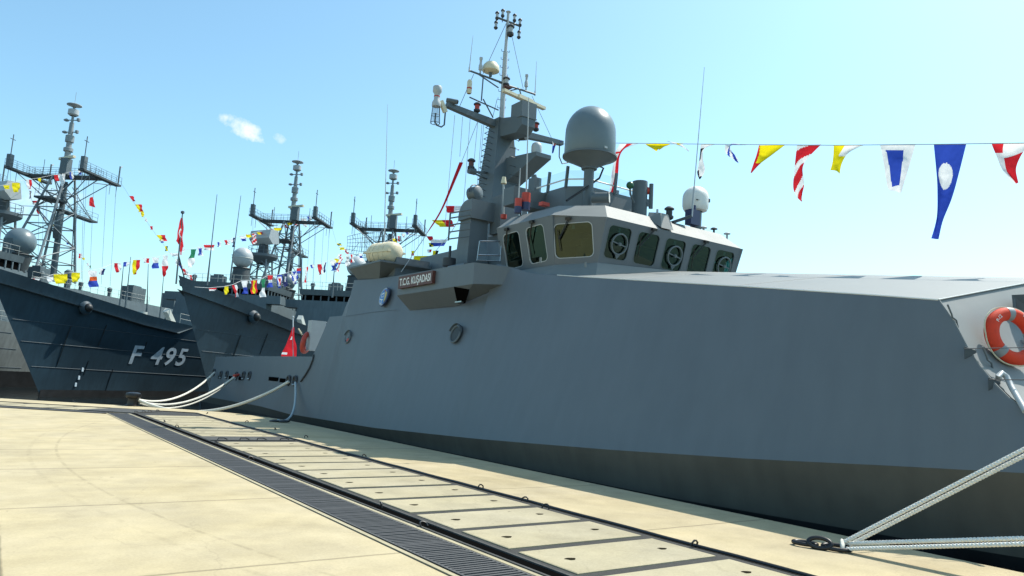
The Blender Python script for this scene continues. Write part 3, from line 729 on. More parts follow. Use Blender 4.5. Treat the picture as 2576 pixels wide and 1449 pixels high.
def facet(k0,k1,b0,b1,wins,nm):
    "window wall between the base edge b0-b1 and the knuckle edge k0-k1; windows given as (s0,s1,z0,z1) fractions"
    ex=(b1-b0).normalized(); up=(k0+k1)/2-(b0+b1)/2; up=(up-ex*up.dot(ex)); Hh=up.length; up.normalize()
    o=b0; f2=lambda p:((p-o).dot(ex),(p-o).dot(up))
    out=[f2(b0),f2(b1),f2(k1),f2(k0)]; holes=[]; L=(b1-b0).length
    rects=[]
    for s0,s1,z0,z1 in wins:
        rects.append((s0*L,z0*Hh,s1*L,z1*Hh)); holes.append(rrect(s0*L,z0*Hh,s1*L,z1*Hh,.12))
    nrm=ex.cross(up)
    wb=MB(); wb.panel(out,holes,o,ex,up,.05); wb.build('bridge_wall',M['ship_side'],ship)
    res=[]
    for r_,h in zip(rects,holes):
        g_=MB(); g_.panel(h,[],o-nrm*.03,ex,up); w_=g_.build('bridge_window',M['bridge_glass'],ship)
        fb=MB(); big=rrect(r_[0]-.014,r_[1]-.014,r_[2]+.014,r_[3]+.014,.13); fb.panel(big,[rrect(r_[0]+.004,r_[1]+.004,r_[2]-.004,r_[3]-.004,.117)],o+nrm*.006,ex,up,.03); fb.build('window_frame',M['pale_grey'] if nm!='f' else M['ship_grey'],w_)
        tb=MB(); cx_=(r_[0]+r_[2])/2; tb.box(o+ex*cx_+up*(r_[3]-.09)-nrm*.045,(.07,.008,.10),(ex,nrm,up)); tb.build('window_tag',M['pale_grey'],w_)
        res.append((o,ex,up,nrm,r_,w_))
    return res
fw=facet(Kn[2],Kn[3],Ba[2],Ba[3],[(.025+i*.197,.025+i*.197+.150,.14,.86) for i in range(5)],'f')
cw=facet(Kn[1],Kn[2],Ba[1],Ba[2],[(.04,.92,.14,.86)],'c')
pw=facet(Kn[0],Kn[1],Ba[0],Ba[1],[(.12,.44,.12,.85),(.58,.90,.12,.85)],'p')
facet(Kn[3],Kn[4],Ba[3],Ba[4],[(.1,.9,.14,.86)],'s'); facet(Kn[4],Kn[5],Ba[4],Ba[5],[(.08,.42,.12,.85),(.56,.88,.12,.85)],'s')
for i in (0,2,4):
    o,ex,up,nrm,r_,w_=fw[i]; c=o+ex*((r_[0]+r_[2])/2+.04)+up*((r_[1]+r_[3])/2-.02)+nrm*.02
    b=MB(); b.torus(c,.25,.022,nrm,30,8); b.beam(c-ex*.24+up*.04,c+ex*.24-up*.04,.03,.012,nrm); b.cyl(c,c+nrm*.04,.05,.04,14); b.hexa([c-up*.25-ex*.09,c-up*.25+ex*.09,c-up*.25+ex*.09+nrm*.01,c-up*.25-ex*.09+nrm*.01],[c-up*.36-ex*.01,c-up*.36+ex*.01,c-up*.36+ex*.01+nrm*.01,c-up*.36-ex*.01+nrm*.01]); b.build('clear_view_screen',M['ship_grey'],ship,40)
for q,(fx) in ((fw[1],.5),(fw[3],.5),(cw[0],.35),(pw[0],.3),(pw[1],.4)):
    o,ex,up,nrm,r_,w_=q; W_=r_[2]-r_[0]; Hh=r_[3]-r_[1]; pv=o+ex*(r_[0]+W_*fx+.06)+up*(r_[3]+.12)+nrm*.05; tip=o+ex*(r_[0]+W_*.12)+up*(r_[3]-Hh*.45)+nrm*.03
    b=MB(); b.box(pv,(.14,.07,.07),(ex,nrm,up)); b.tube([pv,tip],.012,5); b.tube([pv+ex*.04,tip+ex*.02],.008,5); b.tube([tip+up*.24-ex*.02,tip-up*.28+ex*.03],.012,5); b.build('wiper',M['black'],ship)
# eyebrow box on the front visor
b=MB(); c=at(2100*0+1672,560,Y=13.0)
b.hexa([V3(c.x-.32,12.80,5.78),V3(c.x+.12,12.80,5.78),V3(c.x+.12,13.3,6.1),V3(c.x-.32,13.3,6.1)],[V3(c.x-.18,12.98,6.22),V3(c.x+.1,12.98,6.22),V3(c.x+.1,13.4,6.3),V3(c.x-.18,13.4,6.3)]); b.build('visor_box',M['deck_grey'],ship)
# deckhouse abaft the bridge, vent trunk, mast
b=MB(); b.hexa([V3(12.0,16.35,4.4),V3(16.2,16.35,4.4),V3(16.2,23.5,4.4),V3(12.0,23.5,4.4)],[V3(12.2,16.35,6.0),V3(16,16.35,6.0),V3(16,23.3,6.0),V3(12.2,23.3,6.0)]); b.build('deckhouse',M['ship_grey'],ship)
VX=11.35
def vq(px,py,X=VX): return at(px,py,X=X)
h0=vq(1165,543); h1=vq(1206,560)
ya,yb=vq(1156,600).y,vq(1181,600).y       # aft and forward ends of the trunk
zt_=vq(1185,502).z
b=MB()
# body, wider towards the foot, in two lifts
za=vq(1175,550).z; zb=vq(1175,622).z; zc=4.4; XE=VX+.62
b.hexa([V3(VX-.03,ya+.08,zb),V3(VX-.03,yb-.03,zb),V3(XE,yb-.03,zb),V3(XE,ya+.08,zb)],[V3(VX,ya,za),V3(VX,yb,za),V3(XE,yb,za),V3(XE,ya,za)])
b.hexa([V3(VX-.10,ya+.18,zc),V3(VX-.10,yb-.10,zc),V3(XE+.05,yb-.10,zc),V3(XE+.05,ya+.18,zc)],[V3(VX-.06,ya+.13,zb-.01),V3(VX-.06,yb-.06,zb-.01),V3(XE+.03,yb-.06,zb-.01),V3(XE+.03,ya+.13,zb-.01)])
b.beam(V3(VX-.02,ya,za+.01),V3(VX-.02,yb,za+.01),.03,.04); b.build('vent_trunk',M['ship_grey'],ship)
b=MB(); prof=[]
yc=(ya+yb)/2; 
for i in range(13):
    a=R_(90*i/12); prof.append((ya+.02-(1-math.cos(a))*0.0-(yc-ya)*0, 0))
# hood: quarter round, rounded on the aft top
Rr=zt_-za; ya2=ya+.06; yb2=yb-.10; rr_=min(Rr-.1,(ya2-yb2)*.8); hp=[(ya2,za-.02),(ya2,zt_-rr_)]+[(ya2-(1-math.cos(R_(t)))*rr_,zt_-rr_+math.sin(R_(t))*rr_) for t in range(9,91,9)]+[(yb2,zt_),(yb2,za-.02)]
n_=len(hp); b.hexa([V3(VX-.06,y,z) for y,z in hp],[V3(VX+.80,y,z) for y,z in hp]); b.build('vent_hood',M['ship_grey'],ship,25)
X2=VX+.78; y2a,y2b=vq(1234,540,X2).y,vq(1259,540,X2).y; z2t=vq(1245,494,X2).z; z2b=vq(1245,588,X2).z
b=MB(); b.box((X2+.5,(y2a+y2b)/2,(z2t+z2b)/2),(1.0,abs(y2a-y2b),z2t-z2b)); b.box((X2+.5,(y2a+y2b)/2,z2b-.12),(.8,abs(y2a-y2b)*.8,.3)); b.build('vent_box',M['ship_grey'],ship)
b=MB(); b.box((X2+.6,y2a-.3,(4.4+z2b)/2),(.9,1.2,z2b-4.4)); b.build('trunk_base',M['ship_grey'],ship)
b=MB(); lx=VX-.1
for px,py in ((1137,610),):
    f0=vq(1128,605,11.0); f1=vq(1133,535,11.0); b.tube([f0,f1],.03,6)
    for t in (.05,.3,.55,.8,.98):
        p=mix(f0,f1,t); b.tube([p,p+V3(.2,-.9,.0)],.022,6)
b.build('boarding_ladder',M['mast_grey'],ship)
# lower body parts by the wing: small reel, panel, windscreen
b=MB(); c=vq(1130,660,10.9); b.cyl(c-V3(0,0,.12),c+V3(0,0,.12),.2,.2,14); b.cyl(c+V3(0,0,.12),c+V3(0,0,.5),.04,.04,8); b.build('capstan',M['dark_steel'],ship,40)
b=MB(); p0,p1=vq(1207,607,10.35),vq(1262,607,10.9); q0,q1=vq(1200,655,10.3),vq(1258,658,10.85)
b.face([p0,p1,q1,q0]); b.build('wind_screen',M['clear_panel'],ship)
b=MB(); b.tube([p0,p1,q1,q0,p0],.022,6); b.tube([mix(p0,q0,.55),mix(p0,q0,.72),mix(q1,p1,.3)],.022,6); b.build('screen_frame',M['steel'],ship)
b=MB(); b.hexa([V3(10.3,yb-.3,4.5),V3(10.3,yb-1.2,4.5),V3(11.2,yb-1.2,4.5),V3(11.2,yb-.3,4.5)],[V3(10.5,yb-.3,4.95),V3(10.5,yb-1.2,4.95),V3(11.2,yb-1.2,4.95),V3(11.2,yb-.3,4.95)]); b.build('wing_console',M['ship_grey'],ship)

# faint weld seams on the side
for pl_ in (((862,797),(930,786),(1000,779)),):
    P=[sidepat(*q,-.002) for q in pl_]; b=MB(); P=[mix(a,c,i/6) for a,c in zip(P,P[1:]) for i in range(7)]
    b.tube(P,.0045,5); b.build('weld_seam',M['side_seam'],ship)
# ------------------------------------------------------------------ mast of the patrol ship
YM=21.2
def am(px,py,dy=0.0): return at(px,py,Y=YM+dy)
def z4(x,y,dy=0.0): return am(1046.4+x*.29638,y*.29638,dy)
MG=M['mast_grey']
tc=am(1261,317); XM=tc.x; zt4=tc.z; zb4=am(1258,498).z
def sq(z,hx,hy,cy=0): return [V3(XM-hx,YM-hy+cy,z),V3(XM+hx,YM-hy+cy,z),V3(XM+hx,YM+hy+cy,z),V3(XM-hx,YM+hy+cy,z)]
dz=zt4-zb4; k_=(.55-.31)/dz
hb=.55+k_*(zb4-5.6)
mast=MB(); mast.hexa(sq(5.6,hb,hb*.95),sq(zt4,.31,.30)); mast.hexa(sq(zt4,.31,.30),sq(zt4+.16,.34,.34)); 
mo=mast.build('mast_tower',MG,ship)
b=MB()
for i in range(20):
    z=6.6+i*.215; f=(z-5.6)/(zt4-5.6); hx=hb+(.31-hb)*f; hy=hb*.95+(.30-hb*.95)*f; y0_=YM+hy*.2
    b.tube([V3(XM-hx,y0_-.15,z),V3(XM-hx-.16,y0_-.15,z+.02),V3(XM-hx-.16,y0_+.22,z+.02),V3(XM-hx,y0_+.22,z)],.013,5)
for i in range(13):
    z=6.9+i*.32; f=(z-5.6)/(zt4-5.6); hx=hb+(.31-hb)*f
    b.tube([V3(XM+hx*.2-.2,YM-hb,z),V3(XM+hx*.2-.2,YM-hb-.08,z),V3(XM+hx*.2+.15,YM-hb-.08,z),V3(XM+hx*.2+.15,YM-hb,z)],.012,5)
b.build('mast_rungs',M['frig_dark'],ship)
# forward bracket with the radar box
yf=YM-1.30
_bc=z4(965,1000,-1.45); bt=_bc.z; XB=_bc.x; bot=zt4-.42
b=MB(); prof=[(YM-.28,zt4-.55),(YM-.28,zt4+.14),(yf-.1,bt+.02),(yf-.1,bt-.28),(yf+.15,bt-.52)]
bx_=lambda y:XM+(XB-XM)*(YM-.28-y)/(YM-.28-(yf-.1)); b.hexa([V3(bx_(y)-.28,y,z) for y,z in prof],[V3(bx_(y)+.28,y,z) for y,z in prof]); b.build('radar_bracket',MG,ship)
b=MB(); b.box((XB,yf+.22,bt+.30),(.62,.66,.54)); b.box((XB,yf+.22,bt+.02),(.66,.70,.03)); rb=b.build('radar_box',M['ship_grey'],ship)
b=MB(); b.cyl((XB,yf+.22,bt+.56),(XB,yf+.22,bt+.70),.10,.08,14); b.build('radar_pivot',M['pale_grey'],rb)
e1_=am(1253,222,-1.0); e2_=am(1391,277,-1.0); cc=V3(XB,yf+.22,bt+.76); dr=(e2_-e1_); L_=dr.length; dr.z=0; dr=V3(.985,.17,0)
b=MB(); hl=1.03
b.beam(cc-dr*hl,cc+dr*hl,.16,.10); b.beam(cc-dr*.35+V3(0,0,.02),cc+dr*.35+V3(0,0,.02),.20,.13); b.build('radar_bar',M['cream'],rb)
# lower bracket, small dome
_lc=am(1368,386,-1.75); lz=_lc.z; XL=_lc.x
b=MB(); prof=[(YM-.34,lz-.95),(YM-.34,lz),(YM-1.75,lz),(YM-1.75,lz-.14)]
b.hexa([V3((XM+XL)/2-.32 if y>YM-1 else XL-.32,y,z) for y,z in prof],[V3((XM+XL)/2+.32 if y>YM-1 else XL+.32,y,z) for y,z in prof]); b.build('dome_bracket',MG,ship)
c=V3(XL-.02,YM-1.35,lz)
b=MB(); b.lathe(c,[(.12,0),(.12,.06),(.17,.08),(.185,.16),(.185,.33),(.16,.42),(.09,.475),(.001,.49)],n=20); b.build('small_dome',M['pale_grey'],ship,40)
b=MB(); b.face([V3(XM+.0,YM-.36,lz+.02),V3(XM+.36,YM-.36,lz+.02),V3(XM+.36,YM-.33,lz+.55),V3(XM+.14,YM-.33,lz+.62)]); b.box((XM+.18,YM-.34,lz+.25),(.5,.04,.5)); b.build('mast_plate',M['deck_grey'],ship)
# yard arms
pa=am(1240,311); pb_=am(1124,264); sa=am(1328,328); sb=am(1414,361)
def arm(p,q,h0,h1,w):
    up=V3(0,0,1); y=V3(0,1,0)
    b=MB(); b.hexa([p+y*w-up*h0,p-y*w-up*h0,p-y*w+up*h0,p+y*w+up*h0],[q+y*w*.8-up*h1,q-y*w*.8-up*h1,q-y*w*.8+up*h1,q+y*w*.8+up*h1]); return b
pa0=V3(XM-.2,YM,zt4-.02); arm(pa0,pb_,.13,.08,.12).build('yard_arm',MG,ship)
sa0=V3(XM+.2,YM,zt4-.12); arm(sa0,sb,.13,.08,.12).build('yard_arm',MG,ship)
# pole with crosstrees
p0=am(1259,300); p1=am(1279,32)
pole=MB(); pole.cyl(V3(XM,YM,zt4+.1),mix(p0,p1,.62),.095,.085,14); pole.cyl(mix(p0,p1,.62),p1,.06,.05,12); pole.lathe(p1,[(.05,0),(.09,.02),(.09,.04),(.001,.06)],n=12)
pole.build('pole_mast',M['pale_grey'],ship,40)
def zz4(x,y,dy=0): return z4(x,y,dy)
b=MB(); b.cyl(z4(680,145),z4(885,222),.04,.04,8); b.build('top_crosstree',M['mast_grey'],ship)
def lantern(name,c,r,h,mt,par=ship,inv=False):
    b=MB(); s=-1 if inv else 1
    b.lathe(c,[(r*.5,0),(r*.9,s*h*.12),(r*.9,s*h*.28),(r*.5,s*h*.30),(r*.5,s*h*.74),(r,s*h*.76),(r,s*h*.86),(r*.5,s*h),(.001,s*h)],n=14)
    o=b.build(name,M['dark_steel'] if mt!='steel' else M['mast_grey'],par,40)
    b=MB(); b.lathe(c,[(r*.62,s*h*.29),(r*.66,s*h*.52),(r*.62,s*h*.75)],n=14); b.build('lens',M[mt] ,o,60) if par is ship else b.build('lens',M[mt],o,60)
    return o
ORGfix=True
for x,y,inv in ((690,120,0),(738,100,0),(838,140,0),(884,180,0),(681,178,1),(876,260,1)):
    base=z4(x,y); 
    if not inv: base=base-V3(0,0,.22)
    lantern('signal_lamp',base,.075,.32,'pale_grey',inv=bool(inv))
    b=MB(); 
    b.cyl(base-V3(0,0,.18) if not inv else base+V3(0,0,.16),base,.018,.018,6); b.build('lamp_stem',M['mast_grey'],ship)
lantern('masthead_lamp',z4(800,310,-.15),.14,.46,'pale_grey'); lantern('masthead_lamp',z4(765,735,-.12),.13,.36,'pale_grey')
b=MB(); c=z4(770,745,-.1); b.box(c,(.3,.3,.04)); b.build('lamp_shelf',M['brown_board'],ship)
# middle spreader
b=MB()
for a,c in (((450,598),(725,700)),((790,728),(1010,800))):
    b.cyl(z4(*a),z4(*c),.035,.04,8)
for a,c in (((530,630),(700,745)),((800,770),(860,755)),((570,665),(555,855)),((455,825),(700,935)),((570,840),(655,1000)),((880,765),(900,835))):
    b.cyl(z4(*a),z4(*c),.024,.024,6)
b.build('spreader',M['mast_grey'],ship)
b=MB()
for p,q in (((765,200),(570,625)),((815,310),(910,750)),((985,815),(1150,1170)),((490,630),(365,915)),((690,840),(650,1000)),((750,800),(745,1000))):
    b.tube([z4(*p),z4(*q)],.011,4)
b.build('stay',M['wire'],ship)
b=MB()
for x0,y0,x1,y1 in ((330,975,288,1449),(396,990,372,1330),(460,1010,426,1449),(524,1035,492,1380),(560,1060,530,1449),(575,1060,545,1420),(520,1040,390,1370)):
    a=z4(x0,y0); c=z4(x1,y1,.5); b.tube([a,mix(a,c,2.0 if y1>1400 else 1.0)],.008,4)
b.build('halyard',M['pale_grey'],ship)
b=MB()
for i in range(8):
    for sx in (-1,1):
        p=mix(p0,p1,.10+i*.075); p=p+V3(0,0,.05*(sx>0)); b.tube([p,p+V3(.17*sx,0,-.01),p+V3(.17*sx,0,.06)],.011,5)
b.build('pole_steps',M['mast_grey'],ship)
for (x0,y0),(x1,y1) in (((452,598),(484,302)),((1010,800),(1024,520))):
    b=MB(); a=z4(x0,y0); c=z4(x1,y1); b.tube([a,mix(a,c,.1),c],[.018,.016,.006],6); b.cyl(a-V3(0,0,.05),a+V3(0,0,.12),.03,.025,8); b.build('whip_aerial',M['pale_grey'],ship)
for x,y in ((545,625),(934,765)):
    a=z4(x,y); b=MB(); b.lathe(a,[(.03,0),(.03,.1),(.07,.14),(.07,.30),(.045,.36),(.045,.5),(.06,.52),(.06,.6),(.001,.61)],n=12); b.build('stub_aerial',M['pale_grey'],ship,40)
a=z4(632,650); b=MB(); b.cyl(a,a+V3(0,0,.16),.05,.07,10); b.build('dish_stem',M['mast_grey'],ship)
b=MB(); b.lathe(a+V3(0,0,.14),[(.001,0),(.22,.015),(.305,.06),(.31,.12),(.28,.26),(.19,.37),(.001,.42)],n=24); b.build('mushroom_dome',M['cream'],ship,40)
a=z4(450,795); b=MB(); b.lathe(a,[(.07,0),(.09,.03),(.09,.44),(.06,.5),(.001,.5)],n=14); b.build('aerial_pod',M['cream'],ship,40)
b=MB(); b.lathe(a,[(.095,.16),(.095,.21)],n=14); b.build('red_band',M['red_paint'],ship)
for x,y,mt in ((517,950,'red_paint'),(1017,1110,'red_paint')): lantern('red_lamp',z4(x,y)-V3(0,0,.02),.13,.36,mt)
lantern('red_lamp',z4(467,1430)-V3(0,0,.05),.14,.40,'brown_board')
b=MB(); a=z4(470,1436); b.cyl(a-V3(.1,0,.06),a+V3(.15,0,-.06),.12,.12,12)
b.beam(a+V3(.05,0,-.08),V3(XM-.4,YM,am(1245,439).z),.07,.07); b.beam(a+V3(.1,0,-.12),V3(XM-.4,YM,am(1238,455).z),.05,.05); b.build('lamp_bracket',M['mast_grey'],ship)
# sensor on the port yard end
a=z4(172,905); b=MB(); b.lathe(a,[(.001,-.02),(.15,0),(.155,.05),(.15,.14),(.10,.24),(.10,.44),(.155,.52),(.155,.69),(.14,.71),(.001,.71)],n=20); so_=b.build('sensor_drum',M['pale_grey'],ship,40)
b=MB(); b.lathe(a,[(.104,.33),(.104,.37)],n=16); b.build('red_band',M['red_paint'],so_)
b=MB()
for i in range(10):
    an=2*math.pi*i/10; b.tube([a+V3(.12*math.cos(an),.12*math.sin(an),0),a+V3(.16*math.cos(an),.16*math.sin(an),-.58)],.009,4)
b.torus(a-V3(0,0,.58),.16,.012,n=18,k=5); b.torus(a-V3(0,0,.30),.14,.009,n=18,k=5); b.build('sensor_cage',M['mast_grey'],so_)
b=MB(); b.tube([z4(165,960),z4(160,1030),z4(175,1062),z4(215,1078),z4(240,1060),z4(252,920)],.028,8); b.build('bent_pipe',M['mast_grey'],ship,60)
b=MB(); c=z4(305,858,-.1); b.cyl(c+V3(-.14,.12,.03),c+V3(.16,-.12,-.03),.085,.085,14); b.build('camera_housing',M['mast_grey'],ship,40)
b=MB(); b.cyl(c+V3(.165,-.125,-.031),c+V3(.175,-.132,-.033),.06,.06,12); b.build('camera_lens',M['void'],ship)
b=MB(); c=z4(230,905); b.box(c,(.14,.12,.42),(V3(.85,0,.5),V3(0,1,0),V3(-.5,0,.85))); b.build('yard_end_box',M['cream'],ship)
b=MB(); c=z4(880,1170,-.5); b.cyl(c,c+V3(.1,-.25,-.02),.10,.11,14); b.build('floodlight',M['frig_dark'],ship,40)
b=MB(); b.tube([z4(1218,1235),z4(1216,1330),z4(1240,1390),z4(1290,1380)],.022,6); b.build('yard_hook',M['dark_steel'],ship)
# ------------------------------------------------------------------ on the bridge roof
def roof(px,py,Y): return at(px,py,Y=Y)
DY=14.55
dc=roof(1480,385,DY); 
r_d=64.5*px2m(dc); zf=roof(1480,392,DY).z; ztop_=roof(1482,268,DY).z; zn=roof(1478,418,DY).z
dX=roof(1484,380,DY).x; sX=roof(1475,470,DY).x
b=MB(); Hd=ztop_-zf
b.lathe((dX,DY,zf),[(r_d*.98,0),(r_d,.03),(r_d*.985,Hd*.45)]+[(r_d*.985*math.cos(R_(a)),Hd*.45+(Hd*.55)*math.sin(R_(a))) for a in range(8,90,8)]+[(.001,Hd)],n=48)
dome=b.build('satellite_dome',M['dome_grey'],ship,30)
b=MB(); b.lathe((dX,DY,zf),[(r_d*1.0,-.06),(r_d*1.06,-.055),(r_d*1.06,-.01),(r_d*.98,0)],n=48); b.lathe((dX,DY,zf),[(.20,zn-zf-.06),(.24,zn-zf),(r_d*1.02,-.06)],n=48); b.build('dome_base',M['mast_grey'],dome,30)
b=MB(); b.cyl((dX,DY,6.1),(dX,DY,zn-.02),.135,.135,20); b.lathe((dX,DY,zn-.1),[(.135,0),(.21,.02),(.21,.05),(.2,.1)],n=20); b.build('dome_pedestal',M['mast_grey'],dome,40)
b=MB(); b.box((dX-.05,DY-r_d*1.0,zf+.07),(.09,.03,.05)); b.build('dome_tag',M['pale_grey'],dome)
b=MB(); b.tube([(dX+.25,DY-.1,zn+.05),roof(1518,423,DY),roof(1508,448,DY),roof(1478,470,DY-.1),roof(1440,495,DY-.1),roof(1425,505,DY-.1)],.028,6); b.build('dome_cable',M['black'],ship,60)
# upper conning position: low bulwark with clear panels and posts
bx0,bx1,by0,by1=12.35,15.2,14.95,17.2; zr_=6.14
pl=[V3(bx0,by1,0),V3(bx0,by0+.5,0),V3(bx0+.45,by0,0),V3(bx1-.3,by0,0),V3(bx1,by0+.5,0),V3(bx1,by1,0)]
b=MB(); out=[p+V3(0,0,zr_) for p in pl]; inn=[V3(XC-.35+(p.x-XC+.35)*.93,16.2+(p.y-16.2)*.93,7.18) for p in pl]; b.grid([out,inn]); b.build('conning_bulwark',M['ship_grey'],ship)
b=MB(); up_=[p+V3(0,0,.45) for p in inn]; b.grid([inn,up_]); b.build('clear_screen',M['clear_panel'],ship)
for p,q in zip(inn,inn[1:]):
    n_=max(1,int((q-p).length/.7))
    for i in range(n_):
        c=mix(p,q,i/n_); b=MB(); b.beam(c-V3(0,0,.05),c+V3(0,-.06,.56),.08,.05); b.build('screen_post',M['mast_grey'],ship)
b=MB(); b.tube([p+V3(0,0,.2) for p in inn],.022,6); b.build('grab_rail',M['white'],ship)
b=MB(); c=roof(1532,497,13.9); b.cyl(c+V3(-.28,.35,0),c,.14,.14,18); b.torus(c,.14,.02,(V3(.28,-.35,0)),18,6); b.build('loudhailer',M['mast_grey'],ship,40)
b=MB(); b.cyl(c+V3(-.02,.03,0),c+V3(.005,-.004,0),.12,.12,18); b.build('loudhailer_mouth',M['white'],ship)
cb_=roof(1608,530,14.4); zt2=roof(1608,457,14.4).z
b=MB(); b.cyl((cb_.x,14.4,6.1),(cb_.x,14.4,zt2),.21,.21,24); b.cyl((cb_.x+.24,14.2,zt2-.75),(cb_.x+.24,14.2,zt2-.05),.06,.06,10); b.beam(V3(cb_.x+.1,14.25,zt2-.6),V3(cb_.x+.24,14.2,zt2-.6),.05,.2); b.build('funnel_drum',M['mast_grey'],ship,40)
for px,py,mt in ((1585,466,'green_paint'),(1629,480,'red_paint')):
    if mt not in M: mat('green_paint',(.015,.10,.045),.4)
    c=roof(px,py,14.3); b=MB(); b.sphere(c,.105,16); b.build('signal_ball',M[mt],ship,60)
b=MB(); c=roof(1585,470,14.3); b.tube([c,c+V3(.02,0,-.2),c+V3(.18,0,-.42)],.03,6); b.build('ball_bracket',M['mast_grey'],ship)
# white dome
wy=13.75; wc=roof(1750,500,wy); rw_=32.5*px2m(wc); zlo=roof(1750,531,wy).z; zhi=roof(1750,469,wy).z; Hh=zhi-zlo
b=MB(); b.lathe((wc.x,wy,zlo),[(rw_*.55,-.02),(rw_*.86,.0),(rw_*.96,.07),(rw_,.15),(rw_,Hh*.5)]+[(rw_*math.cos(R_(a)),Hh*.5+Hh*.5*math.sin(R_(a))) for a in range(10,90,10)]+[(.001,Hh)],n=36); wd=b.build('white_dome',M['white'],ship,40)
b=MB(); b.cyl((wc.x+.03,wy,6.1),(wc.x+.03,wy,zlo),.15,.16,20); b.build('dome_post',M['mast_grey'],wd,40)
b=MB()
for s in (-.33,-.22): b.box((wc.x+s*rw_*2.2,wy-rw_*.80,zlo+Hh*.32),(.06,.03,.025))
b.box((wc.x+.2,wy-rw_*.86,zlo+Hh*.40),(.06,.03,.10)); b.build('dome_mark',M['frig_dark'],wd)
b=MB(); c=roof(1742,548,13.5); b.box(c,(.36,.22,.42)); b.cyl(c+V3(0,-.05,.2),c+V3(0,-.05,.34),.06,.05,8); b.build('blue_locker',M['navy_paint'],ship)
b=MB(); a=roof(1740,545,13.4); c=roof(1772,169,13.4); b.tube([a,mix(a,c,.19),mix(a,c,.2),c],[.03,.026,.015,.006],8); b.build('whip_aerial',M['pale_grey'],ship)
# searchlight, lamp and small fittings on the visor
c=roof(1656,548,13.15); b=MB(); b.box(c,(.24,.16,.20)); b.box(c+V3(0,-.085,0),(.18,.02,.15)); b.cyl(c-V3(.06,0,.32),c-V3(.06,0,.1),.02,.02,6); b.cyl(c+V3(.06,0,-.32),c+V3(.06,0,-.1),.02,.02,6); b.box(c-V3(0,0,.33),(.34,.25,.04)); b.cyl(c+V3(-.04,0,.1),c+V3(-.04,0,.22),.03,.03,8); b.build('camera_box',M['pale_grey'],ship)
lantern('roof_lamp',roof(1683,553,13.4),.13,.36,'dark_steel')
b=MB(); c=roof(1690,560,13.3); d=roof(1735,545,13.2); b.beam(c,d,.16,.08); b.build('davit_arm',M['dark_steel'],ship)
for px,py,Y,h in ((1770,575,13.6,.12),(1796,578,13.6,.16),(1829,590,13.6,.18)):
    c=roof(px,py,Y); b=MB(); b.cyl(c-V3(0,0,h),c,.03,.03,8); b.lathe(c,[(.03,0),(.10,.01),(.10,.03),(.06,.06),(.001,.065)],n=14); b.build('gps_aerial',M['pale_grey'] if px!=1796 else M['dark_steel'],ship,40)
# left side of the roof: red and navy aerial drums with whips
for px,py,h,r,(wx,wy_) in ((1303,527,.40,.10,(1309,423)),(1322,520,.48,.125,(1330,245))):
    c=at(px,py,Y=15.9); c.z-=.1
    b=MB(); b.cyl(c,c+V3(0,0,h*.45),r,r,18); dr_=b.build('aerial_drum',M['navy_paint'],ship,40)
    b=MB(); b.cyl(c+V3(0,0,h*.45),c+V3(0,0,h),r,r*.97,18); b.build('drum_top',M['red_paint'],dr_,40)
    e=at(wx,wy_,Y=15.9); b=MB(); b.tube([c+V3(0,0,h),e],[.022,.010],6); b.build('drum_whip',M['pale_grey'],dr_)
c=at(1267,545,Y=17.4); e=at(1267,462,Y=17.4); b=MB(); b.cyl(c,e,.03,.03,8); b.build('bell_post',M['pale_grey'],ship)
b=MB(); b.lathe(e,[(.085,0),(.08,.06),(.06,.15),(.055,.2),(.001,.21)],n=14); b.build('bell_cap',M['cream'],ship,40)
b=MB(); b.cyl(c-V3(0,0,.06),c+V3(0,0,.06),.09,.09,14); b.build('bell_foot',M['red_paint'],ship)
b=MB(); c=at(1282,505,Y=17.2); b.tube([c,c+V3(.25,0,.05),c+V3(.4,0,-.15),c+V3(.4,0,-.4)],.05,8); b.build('roof_pipe',M['steel'],ship,50)
b=MB(); c=at(1369,514,Y=15.0); b.box(c,(.24,.16,.09)); b.build('roof_tray',M['red_paint'],ship)
b=MB(); b.box(at(1330,505,Y=16.6),(1.4,.5,.5)); b.box(at(1345,470,Y=17.0),(.25,.3,.5)); b.cyl(at(1345,455,Y=17),at(1343,440,Y=17),.1,.08,10); b.build('roof_equipment',M['mast_grey'],ship)
# searchlight by the trunk hood
c=at(1195,487,X=11.6); b=MB(); b.cyl(c+V3(-.05,.16,0),c+V3(.03,-.14,0),.21,.22,22); b.lathe(c+V3(.03,-.14,0),[(.22,0),(.18,.03),(.001,.05)],axis=(.26,-.97,0),n=22); b.build('searchlight',M['mast_grey'],ship,40)
b=MB(); b.torus(c,.27,.02,V3(.3,-.95,0),20,6,(180,360)); b.cyl(c-V3(0,0,.5),c-V3(0,0,.26),.04,.04,8); b.build('searchlight_yoke',M['dark_steel'],ship)
# tall whip abaft the raft
b=MB(); a=at(967,597,X=11.4); e=at(975,262,X=11.4); b.tube([a-V3(0,0,.4),a,e],[.03,.022,.006],6); b.build('whip_aerial',M['pale_grey'],ship)
# small post under the windows
for px,py in ((1473,660),(1360,648)):
    c=at(px,py,Y=13.0); b=MB(); b.cyl(c-V3(0,0,.12),c,.025,.025,8); b.build('fill_pipe',M['deck_grey'],ship)
